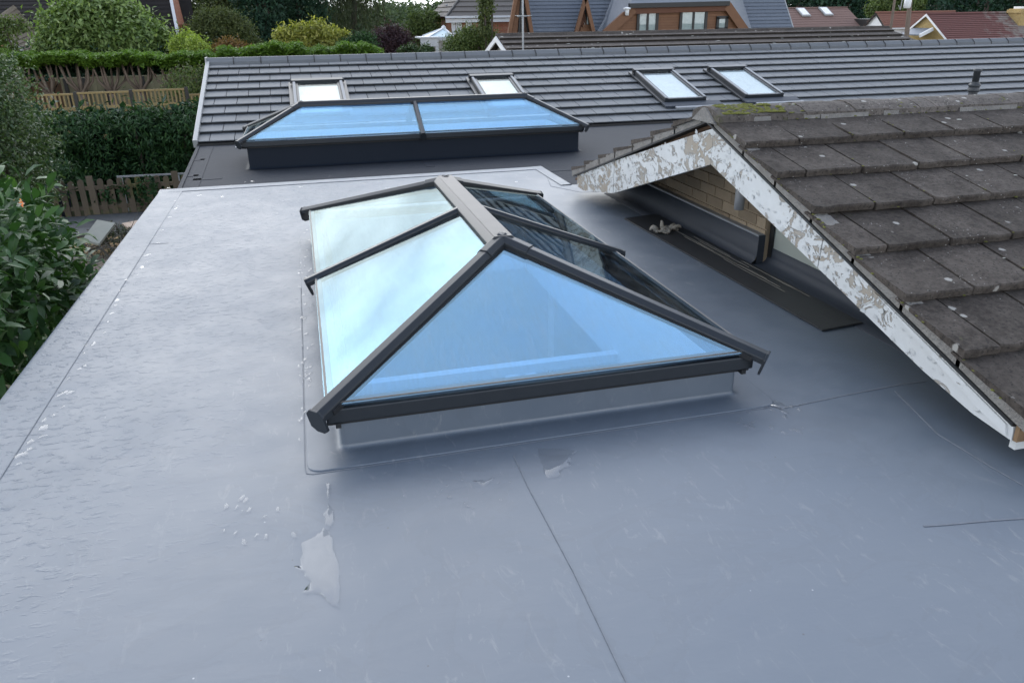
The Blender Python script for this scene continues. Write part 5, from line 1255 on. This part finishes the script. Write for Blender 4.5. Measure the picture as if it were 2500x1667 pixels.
for xa, xb in ((1104, 1109), (1114.5, 1125), (1139, 1150)):
    c = PY((xa+xb)/2, 63, Y3); w = PY(xb, 63, Y3).x-PY(xa, 63, Y3).x; window(T, (c.x, Y3-.01, c.z), w, PY(1120, 46, Y3).z-PY(1120, 80, Y3).z, fw=.10)
# orange gable wing at its left
x0, x1 = PY(1080, 50, Y3+3).x, PY(1097, 50, Y3+3).x; zt = PY(1085, 14, Y3+3).z; zl = PY(1085, 38, Y3+3).z
m = MB(); m.prism([(x0, Y3+3, GZ), (x1, Y3+3, GZ), (x1, Y3+3, zl), ((x0+x1)/2+.1, Y3+3, zt), (x0, Y3+3, zl-.2)], (0, 3.4, 0)); part('wing_wall', m, 'brick_orange', T)
m = MB(); m.prism([((x0+x1)/2, Y3+2.9, zt+.05), (x1+2.5, Y3+2.9, zt+.05), (x1+2.5, Y3+2.7, zl-.1), (x1, Y3+2.7, zl-.1)], (0, .1, .02)); part('wing_roof', m, 'slate', T)
p = PY(1139, 0, Y3+3.2); m = MB(); m.bb(p.x-.35, p.x+.35, p.y-.3, p.y+.3, p.z-1.5, p.z+1.2); part('chimney', m, 'brick_orange', T)
# --- conservatory with pale roof
Y4 = 43.0
T = thing('conservatory', 'white framed conservatory with pale blue pyramid roof', 'conservatory', ground_of(PY(1075, 110, Y4)))
A = PY(1083, 72, Y4+1); B0, B1 = PY(1048, 93, Y4), PY(1108, 93, Y4); dp = 2.2
rim = [B0, B1, B1+Vector((0, dp, 0)), B0+Vector((0, dp, 0))]
for i in range(4):
    m = MB(); m.prism([rim[i], rim[(i+1) % 4], A], (0, 0, .05)); o = part('roof_panel', m, 'poly_roof', T)
    m = MB(); m.beam(rim[i], A, [(-.05, 0), (-.05, .09), (.05, .09), (.05, 0)]); part('glazing_bar', m, 'white', o)
m = MB(); m.lathe([(.15, 0), (.12, .12), (.02, .2)], A, 8); part('finial', m, 'white', T)
for i in range(4): m = MB(); m.beam(rim[i], rim[(i+1) % 4], [(-.06, -.14), (-.06, .02), (.06, .02), (.06, -.14)]); part('ring_beam', m, 'white', T)
m = MB(); m.bb(B0.x+.5, B1.x-.05, Y4+.05, Y4+dp, GZ, B0.z-.15); part('infill_wall', m, 'render_wall', T)
for px in (1069, 1090, 1106): x = PY(px, 100, Y4).x; m = MB(); m.bb(x-.05, x+.05, Y4-.05, Y4+.04, GZ, B0.z-.14); part('post', m, 'white', T)
C0 = PY(1028, 92, Y4-.6)
for px in (1030, 1046, 1066): x = PY(px, 100, Y4-.6).x; m = MB(); m.bb(x-.07, x+.07, Y4-.66, Y4-.52, GZ, C0.z-.05); part('post', m, 'white', T)
xa, xb = PY(1027, 92, Y4-.6).x, PY(1068, 92, Y4-.6).x
m = MB(); m.bb(xa, xb, Y4-.68, Y4-.5, C0.z-.45, C0.z-.06); part('fascia', m, 'white', T); m = MB(); m.bb(xa-.1, xb+.1, Y4-.75, Y4+.8, C0.z-.05, C0.z+.02); part('porch_roof', m, 'white', T)
m = MB(); m.bb(xa+.1, xb-.1, Y4-.2, Y4-.1, GZ, C0.z-.45); part('inside', m, 'dark_inside', T)

# --- houses on the right
Y5 = 62.0; a, b = PY(1890, 22, Y5), PY(2060, 18, Y5); el = PY(2085, 62, Y5-4.2)
T = gabled('brown_roof_house', 'house with plain brown roof and two small roof windows', a.x-3, b.x+.3, Y5, 4.2, a.z-2.3, (a.z+b.z)/2, 'brick_red', 'browntile', 14, .3, .02, None)
for (xa, ya) in ((1960, 33), (2015, 31)):
    n_ = Vector((0, -2.3, 4.2)).normalized(); r_ = Vector(ray(xa, ya)); P0 = Vector((0, Y5, (a.z+b.z)/2)); o0 = Vector((0, 0, CAMH)); c = o0+r_*((P0-o0).dot(n_)/r_.dot(n_))
    rr_ = Matrix.Rotation(math.atan2(2.3, 4.2), 3, 'X'); m = MB(); m.box(c+n_*.09, (.8, 1.25, .1), rr_); o = part('roof_window', m, 'galv', T); m = MB(); m.box(c+n_*.15, (.6, 1.0, .03), rr_); part('pane', m, 'blind', o)
x_ = PY(2085, 45, Y5-1).x; m = MB(); m.bb(x_-.5, x_+5, Y5-4.5, Y5-.5, GZ, PY(2100, 48, Y5-4).z); part('flat_annexe', m, 'fascia_black', T)
Y6 = 52.0; ap = PY(2139, 31, Y6); fz = PY(2161, 66, Y6-1.2).z
T = gabled('white_gable_house', 'bungalow with small white gable and mottled terracotta roof', ap.x, PY(2330, 31, Y6).x, Y6, 1.15, fz, ap.z, 'white', 'terratile', 9, .12, .04, 'darktile')
m = MB(); m.prism([(ap.x+2.0, Y6-1.3, fz-.1), (ap.x+14, Y6-1.3, fz-.1), (ap.x+14, Y6-3.2, fz-1.3), (ap.x+2.0, Y6-3.2, fz-1.3)], (0, 0, .06)); part('lower_slope', m, 'terratile', T)
m = MB(); m.bb(ap.x+2.1, ap.x+13.9, Y6-3.0, Y6-1.2, GZ, fz-1.25); part('lower_wall', m, 'white', T)
Y7 = 44.0; ap = PY(2262, 34, Y7); fz = PY(2318, 98, Y7-2.2).z; fr = Vector((ap.x, Y7-2.2, fz)); xe = PY(2478, 28, Y7).x
T = gabled('yellow_brick_bungalow', 'yellow brick bungalow with white gable boards and lichened red roof', ap.x, xe+1.5, Y7, 2.15, fz, ap.z, 'brick_yellow', 'lichentile', 15, .15, .04, 'white')
c = PY(2485, 45, Y7-.6); zt = PY(2485, 22, Y7-.6).z
m = MB(); m.bb(c.x-.45, c.x+.75, Y7-1.2, Y7-.2, GZ, zt); o = part('chimney', m, 'brick_yellow', T); m = MB(); m.bb(c.x-.52, c.x+.82, Y7-1.27, Y7-.13, zt-.25, zt-.05); part('chimney_band', m, 'brick_yellow', o); m = MB(); m.bb(c.x-.3, c.x+.5, Y7-1.0, Y7-.4, zt, zt+.13); part('flaunching', m, 'white', o)
gx = ap.x-.02; y1, y2 = Y7-.7, Y7+.9; zc = PY(2256, 72, Y7).z
m = MB(); m.prism([(gx, y1, zc), (gx, y2, zc), (gx-.9, y2, zc-.35), (gx-.9, y1, zc-.35)], (0, 0, .07)); part('canopy', m, 'slate', T)
m = MB(); m.beam((gx-.9, y1-.1, zc-.36), (gx, y1-.1, zc+.02), [(-.05, -.10), (-.05, .10), (.05, .10), (.05, -.10)]); part('canopy_barge', m, 'white', T)
# --- poles
for (px0, py0, px1, py1, Yp, rr_, lab) in ((2190, -40, 2174, 74, 33.0, .065, 'slim leaning timber pole in front of the terracotta roof'), (2226, -40, 2213, 94, 31.0, .105, 'thick timber utility pole carrying a white box')):
    a, b = PY(px0, py0, Yp), PY(px1, py1, Yp); d = (b-a); t = (GZ-b.z)/d.z; g_ = b+d*t
    T = thing('utility_pole', lab, 'pole', g_, 0, 'timber utility poles'); m = MB(); m.tube([g_, b, a, a-d*.35], [rr_, rr_, rr_*.85, rr_*.8], 10); part('shaft', m, 'bark_pale', T, smooth=True)
    if Yp == 31.0:
        c = PY(2216, 8, Yp-.25); m = MB(); m.lathe([(.10, -.22), (.15, -.18), (.15, .18), (.08, .24)], c, 12); part('transformer_box', m, 'white', T, smooth=True)
        m = MB(); m.box(c+Vector((.12, .08, 0)), (.2, .06, .06)); part('bracket', m, 'galv', T)
    else:
        m = MB(); c = PY(2194, 14, Yp-.1); m.tube([c, c+Vector((.12, 0, -.2)), c+Vector((.16, 0, .5))], .02, 6); part('cable_stay', m, 'galv', T)

# --- dark tiled houses at the top left
Y8 = 47.0
T = thing('dark_tile_house', 'house with big dark brown tiled roof behind the large leafy shrub', 'house', (PY(90, 60, Y8).x, Y8+4, GZ))
xL, xR = PY(-160, 60, Y8).x, PY(196, 60, Y8).x; ez = PY(100, 140, Y8).z; rzz = ez+6.5
slope_courses(T, (xL, Y8, ez), (xR+.7, Y8, ez), (xL, Y8+7, rzz), (xR-.9, Y8+7, rzz), 34, .035, 'darktile')
slope_courses(T, (xR+.7, Y8+14, ez), (xL, Y8+14, ez), (xR-.9, Y8+7, rzz), (xL, Y8+7, rzz), 6, .035, 'darktile')
m = MB(); m.prism([(xL+.3, Y8+.3, GZ), (xL+.3, Y8+.3, ez-.05), (xL+.3, Y8+7, rzz-.3), (xL+.3, Y8+13.7, ez), (xL+.3, Y8+13.7, GZ)], (xR-xL-1.4, 0, 0)); part('wall', m, 'brick_red', T)
m = MB(); m.beam((xR+.7, Y8, ez+.02), (xR-.9, Y8+7, rzz+.02), [(-.12, -.1), (-.12, .08), (.12, .08), (.12, -.1)]); part('verge_board', m, 'white', T)
# front wing with olive tiles and the white barge board
a, b = PY(-60, 40, Y8-6), PY(82, 137, Y8-6)
tp = PY(-60, 5, Y8-6); m = MB()
v0, v1 = PY(-30, 58, Y8-6), PY(78, 138, Y8-6)
m.prism([v0, v1, v1-Vector((0, 0, .42)), v0-Vector((0, 0, .42))], (0, .08, 0)); part('barge_board', m, 'white', T)
w0, w1 = PY(8, 12, Y8-1), PY(108, 128, Y8-1)
slope_courses(T, v1+Vector((0, .02, .02)), w1+Vector((.0, 1.5, 0)), v0+Vector((0, .02, .02)), w0+Vector((0, 1.5, 0)), 12, .05, 'olivetile')
m = MB(); m.prism([v0-Vector((3, -.2, .3)), v1-Vector((.2, -.2, .3)), (v1.x-.2, v1.y+.2, GZ), (v0.x-3, v1.y+.2, GZ)], (0, 4.5, 0)); part('wing_wall', m, 'brick_orange', T)
m = MB(); m.beam(v1+Vector((.1, -.1, -.2)), v1+Vector((.9, 3, -.2)), [(-.06, -.05), (-.06, .05), (.06, .05), (.06, -.05)]); part('gutter', m, 'white', T)
c = PY(133, 28, Y8-.5); m = MB(); m.lathe([(.09, -.5), (.09, .25), (.13, .3), (.13, .45), (.02, .5)], Vector((c.x, Y8+3.2, c.z+.25)), 10); part('flue', m, 'white', T, smooth=True)
Y9 = 54.0
T = thing('dark_gable_house', 'dark tiled roof with white verge right of the leafy shrub', 'house', (PY(380, 60, Y9).x, Y9+3, GZ))
x0, x1 = PY(200, 60, Y9).x, PY(437, 90, Y9).x; ez = PY(400, 104, Y9).z; rzz = ez+7
slope_courses(T, (x0, Y9, ez), (x1, Y9, ez), (x0, Y9+5.5, rzz), (x1-.9, Y9+5.5, rzz), 30, .03, 'darktile')
m = MB(); m.beam((x1+.02, Y9-.1, ez+.02), (x1-.9, Y9+5.5, rzz), [(-.13, -.35), (-.13, .05), (.05, .05), (.05, -.35)]); part('verge_board', m, 'white', T)
m = MB(); m.prism([(x0+.3, Y9+.3, GZ), (x0+.3, Y9+.3, ez), (x0+.3, Y9+5.5, rzz-.4), (x0+.3, Y9+11, ez), (x0+.3, Y9+11, GZ)], (x1-x0-1, 0, 0)); part('wall', m, 'brick_red', T)
slope_courses(T, (x1, Y9+11, ez), (x0, Y9+11, ez), (x1-.9, Y9+5.5, rzz), (x0, Y9+5.5, rzz), 5, .03, 'darktile')
s0 = PY(478, 60, Y9+3); m = MB(); m.prism([(x1+.1, Y9+2.8, ez+1.0), (s0.x, Y9+2.8, s0.z), (s0.x-.5, Y9+5.5, rzz-.5), (x1-.8, Y9+5.5, rzz-.2)], (0, 0, .06)); part('side_slope', m, 'darktile', T)
m = MB(); m.bb(x1-.3, s0.x-.2, Y9+3.2, Y9+8, GZ, s0.z); part('side_wall', m, 'brick_red', T)
for px in (410,): 
    c = PY(432, 100, Y9-.25); m = MB(); m.bb(c.x-.5, c.x+.2, Y9-.3, Y9-.15, c.z-.1, c.z+.15); part('gutter_end', m, 'white', T)
ck = PY(218, 8, Y9-2); m = MB(); m.bb(ck.x-.8, ck.x+.9, Y9-2.5, Y9-1.2, GZ, ck.z+2.5); part('chimney_stack', m, 'brick_red', T)
Y10 = 75.0; ap = PY(549, 37, Y10); f0, f1 = PY(538, 54, Y10), PY(562, 54, Y10)
T = thing('far_white_gable', 'tiny far white gable peeping over the olive tree', 'house', ground_of(ap))
m = MB(); m.prism([f0, f1, ap-Vector((0, 0, .12))], (0, 5, 0)); part('gable', m, 'white', T)
m = MB(); m.bb(f0.x, f1.x, Y10, Y10+5, GZ, f0.z); part('wall', m, 'white', T)
for f_ in (f0, f1): m = MB(); m.beam(f_+Vector((0, -.1, -.05)), ap+Vector((0, -.1, 0)), [(-.5, -.06), (-.5, .10), (.1, .10), (.1, -.06)]); part('roof_edge', m, 'darktile', T)

# ================================================================== trees beyond
def blobs_px(Y, *pts):
    """(px, py, radius in px, flatten) blobs at depth Y"""
    s = Y/FPX*1.02; out = []
    for px, py, rp, *fl in pts:
        c = PY(px, py, Y+rnd.uniform(-.5, .5)); r_ = rp*s; out.append((tuple(c), (r_, r_*.8, r_*(fl[0] if fl else .9))))
    return out
Y = 39.0
b_ = blobs_px(Y, (150, 85, 38), (205, 55, 42), (270, 50, 48), (240, 95, 45), (320, 80, 45), (365, 105, 38), (125, 120, 28), (180, 120, 36), (295, 115, 44), (232, 26, 24), (262, 20, 22), (340, 60, 26), (395, 122, 24), (150, 50, 20))
tree('leafy_shrub_tree', 'large light green leafy shrub in front of the dark tiled houses', 'tree', ground_of(PY(250, 120, Y)), b_+blobs_px(Y, (170, 38, 10), (215, 12, 10), (248, 2, 10), (300, 18, 12), (335, 40, 10), (365, 66, 12), (388, 95, 10), (120, 92, 12), (105, 118, 10), (140, 62, 9)), 20000, .25, .10, 'lf_ivy', .14, clumps=300, spread=.30, droop=.5)
b_ = blobs_px(34.0, (18, 72, 20), (52, 68, 15), (4, 116, 20), (28, 134, 16), (-20, 90, 24))
tree('yellow_green_tree', 'small yellow green tree in front of the white barge board', 'tree', ground_of(PY(15, 120, 34)), b_, 2400, .15, .06, 'lf_mid', .06, clumps=80, spread=.32)
b_ = blobs_px(44.0, (500, 95, 40), (545, 85, 42), (585, 92, 36), (520, 65, 34), (560, 62, 30), (470, 105, 30), (605, 112, 24))
tree('olive_tree', 'rounded olive green tree above the left tiled verge', 'tree', ground_of(PY(540, 100, 44)), b_, 16000, .14, .05, 'lf_olive', .14, clumps=380, spread=.2)
for i, (pts, Yv, n, mt, lab) in enumerate((
        (((455, 108, 22), (478, 118, 20), (436, 118, 18), (500, 125, 14), (462, 98, 12)), 35.5, 3800, 'lf_lime', 'bright lime shrub behind the clipped conifer top'),
        (((560, 122, 20), (540, 130, 16), (585, 128, 18)), 35.0, 2600, 'lf_red', 'reddish brown shrub above the left end of the ridge'),
        (((700, 95, 22), (735, 90, 24), (775, 85, 26), (810, 100, 24), (840, 105, 20), (745, 112, 26), (790, 115, 26), (693, 82, 10), (770, 70, 12), (842, 85, 10)), 37.0, 5200, 'lf_yellow', 'yellow leaved shrub above the middle of the left ridge'),
        (((870, 112, 22), (895, 108, 20), (850, 122, 20)), 36.0, 3400, 'lf_cypress', 'feathery dark green conifer beside the yellow leaved shrub'))):
    b_ = blobs_px(Yv, *pts); tree('garden_shrub', lab, 'shrub', ground_of(b_[0][0]), b_, n, .17 if mt == 'lf_yellow' else .12, .07 if mt == 'lf_yellow' else .045, mt, .05, clumps=140, spread=.3)
# tall dark conifers
for i, (px, Yv, rp, lab) in enumerate(((640, 52, 62, 'tall dark conifer left of the weeping willow'), (735, 55, 70, 'broad dark conifer directly beside the weeping willow'), (690, 60, 55, 'dark conifer standing between the two others'))):
    s = Yv/FPX; g_ = PY(px, 100, Yv); bb_ = []
    for k in range(9):
        z = GZ+.8+k*1.15; w_ = rp*s*(1.05-.075*k); bb_.append(((g_.x+rnd.uniform(-.2, .2), Yv, z), (w_, w_*.9, 1.0)))
    tree('dark_conifer', lab, 'conifer', (g_.x, Yv, GZ), bb_, 13000, .30, .09, 'lf_dark', .22, group='dark conifers behind the clipped row', clumps=420, spread=.2, droop=.7)
# weeping willow: hanging curtains
Yw = 58.0; gw = PY(862, 60, Yw)
T = thing('weeping_willow', 'weeping willow with long hanging grey green curtains', 'tree', (gw.x, Yw, GZ)); rw = np.random.default_rng(3)
trunk(T, (gw.x, Yw, GZ), (gw.x, Yw, 5.5), .3, [(.7, (gw.x-1.6, Yw, 6.5)), (.75, (gw.x+1.6, Yw-.5, 6.3)), (.8, (gw.x, Yw-1.5, 6.8))])
ns = 230; Ps, Ds = [], []
for i in range(ns):
    a_ = rw.uniform(0, 2*np.pi); rr_ = 2.35*np.sqrt(rw.random()); x, y = gw.x+rr_*np.cos(a_), Yw+rr_*np.sin(a_)*.8; zt_ = 7.4-.32*rr_**1.6+rw.normal()*.3; ln_ = min(zt_+1.4, rw.uniform(3.5, 8)); n_ = 75
    t = np.linspace(0, 1, n_); sw = rw.normal()*.25; Ps.append(np.stack([x+sw*t+rw.normal(size=n_)*.06, y+rw.normal(size=n_)*.06, zt_-ln_*t], 1)); Ds.append(np.stack([rw.normal(size=n_)*.25, rw.normal(size=n_)*.25, -np.ones(n_)], 1))
P = np.concatenate(Ps); leaf_obj('crown', P, np.concatenate(Ds), rw.normal(size=P.shape), .26, .05, 'lf_willow', T)
# purple tree, bushes near the conservatory, ivy-clad dead tree
b_ = blobs_px(41.0, (940, 105, 30), (965, 98, 30), (985, 112, 26), (930, 122, 24), (962, 122, 34), (955, 88, 18))
tree('purple_tree', 'rounded dark purple leaved tree left of the conservatory', 'tree', ground_of(b_[1][0]), b_, 9000, .12, .06, 'lf_purple', .1, clumps=240)
b_ = blobs_px(52.0, (1010, 90, 26), (1035, 80, 30), (1000, 112, 24), (1050, 62, 26), (1020, 60, 22))
tree('background_tree', 'mid green tree between the purple tree and the conservatory', 'tree', ground_of(b_[1][0]), b_, 7000, .18, .08, 'lf_mid', .14, clumps=200)
b_ = blobs_px(38.0, (1010, 128, 16), (1040, 130, 16), (985, 130, 12))
tree('garden_shrub', 'low green shrubs at the foot of the conservatory', 'shrub', ground_of(b_[1][0]), b_, 1800, .12, .06, 'lf_privet', .05, clumps=60)
b_ = blobs_px(34.0, (1110, 112, 22), (1140, 100, 26), (1165, 95, 26), (1195, 105, 24), (1150, 122, 30), (1180, 78, 16), (1125, 128, 24), (1205, 122, 18))
tree('rounded_bush', 'loose green bush in front of the red brick house', 'bush', ground_of(b_[2][0]), b_, 9000, .11, .045, 'lf_mid', .08, clumps=220, spread=.3)
b_ = blobs_px(33.5, (1186, 20, 14, 1.6), (1184, 55, 12, 1.6), (1188, -15, 14, 1.5), (1183, 80, 12))
tree('ivy_clad_trunk', 'narrow ivy clad dead tree rising in front of the brick house', 'tree', ground_of(b_[1][0]), b_, 3000, .12, .06, 'lf_olive', .10, clumps=110, spread=.3)
# woods far behind
T = None
fw_ = []
r = random.Random(5)
for i in range(46):
    px = 520+i*13.5+r.uniform(-6, 6); Yv = r.uniform(95, 150); top = 26+8*math.sin(i*.7)+r.uniform(-14, 8); 
    if 940 < px < 1080: top += 2
    s = Yv/FPX; R_ = r.uniform(26, 44)*s; c = PY(px, top+R_/s*.8, Yv); fw_.append((tuple(c), (R_, R_*.8, R_*.95))); fw_.append(((c.x+r.uniform(-2, 2), c.y-1, c.z-R_*.9), (R_*1.15, R_*.8, R_)))
T = thing('far_wood', 'far grey green wood on the skyline behind the willow', 'wood', (8, 110, GZ)); T['kind'] = 'stuff'
foliage(T, fw_, 42000, .55, .30, 'lf_far', 1500, .2, name='foliage')
m = MB()
for c, R_ in fw_[::2]: m.tube([(c[0], c[1], GZ), (c[0], c[1], c[2])], [.35, .15], 6)
part('trunks', m, 'bark', T, kind='stuff')
fw2 = []
for i in range(60):
    px = 1880+i*13+r.uniform(-8, 8); Yv = r.uniform(72, 105); s = Yv/FPX; R_ = r.uniform(34, 60)*s; c = PY(px, r.uniform(-50, 22), Yv); fw2.append((tuple(c), (R_, R_*.8, R_))); fw2.append(((c.x, c.y, c.z-R_*1.1), (R_*1.1, R_*.8, R_)))
T = thing('right_wood', 'dark green wood behind the bungalows on the right', 'wood', (60, 85, GZ)); T['kind'] = 'stuff'
foliage(T, fw2, 52000, .50, .26, 'lf_dark', 1800, .2, name='foliage')
m = MB()
for c, R_ in fw2[::2]: m.tube([(c[0], c[1], GZ), (c[0], c[1], c[2])], [.35, .15], 6)
part('trunks', m, 'bark', T, kind='stuff')
b_ = blobs_px(68.0, (2150, 18, 26), (2180, 8, 26), (2210, 22, 22), (2130, 30, 16), (2240, 12, 18))
tree('background_tree', 'olive tinted tree rising behind the white gable bungalow', 'tree', ground_of(b_[1][0]), b_, 9000, .26, .12, 'lf_mid', .2, clumps=260)
b_ = blobs_px(43.0, (2235, 92, 14), (2250, 95, 14))
tree('garden_shrub', 'green shrub under the canopy of the yellow brick gable', 'shrub', (ap.x-1.1, Y7, GZ), [((ap.x-1.1, Y7+.4*i-.3, c[2]), r_) for i, (c, r_) in enumerate(b_)], 1200, .12, .06, 'lf_olive', .05, clumps=50)
b_ = blobs_px(70.0, (470, 30, 30), (500, 10, 36), (430, 15, 30), (530, 25, 30), (560, 5, 40), (600, 20, 40))
tree('background_tree', 'pale trunked tree behind the olive tree and far white gable', 'tree', ground_of(b_[1][0]), b_, 9000, .30, .12, 'lf_olive', .25, 'bark_pale', clumps=260)
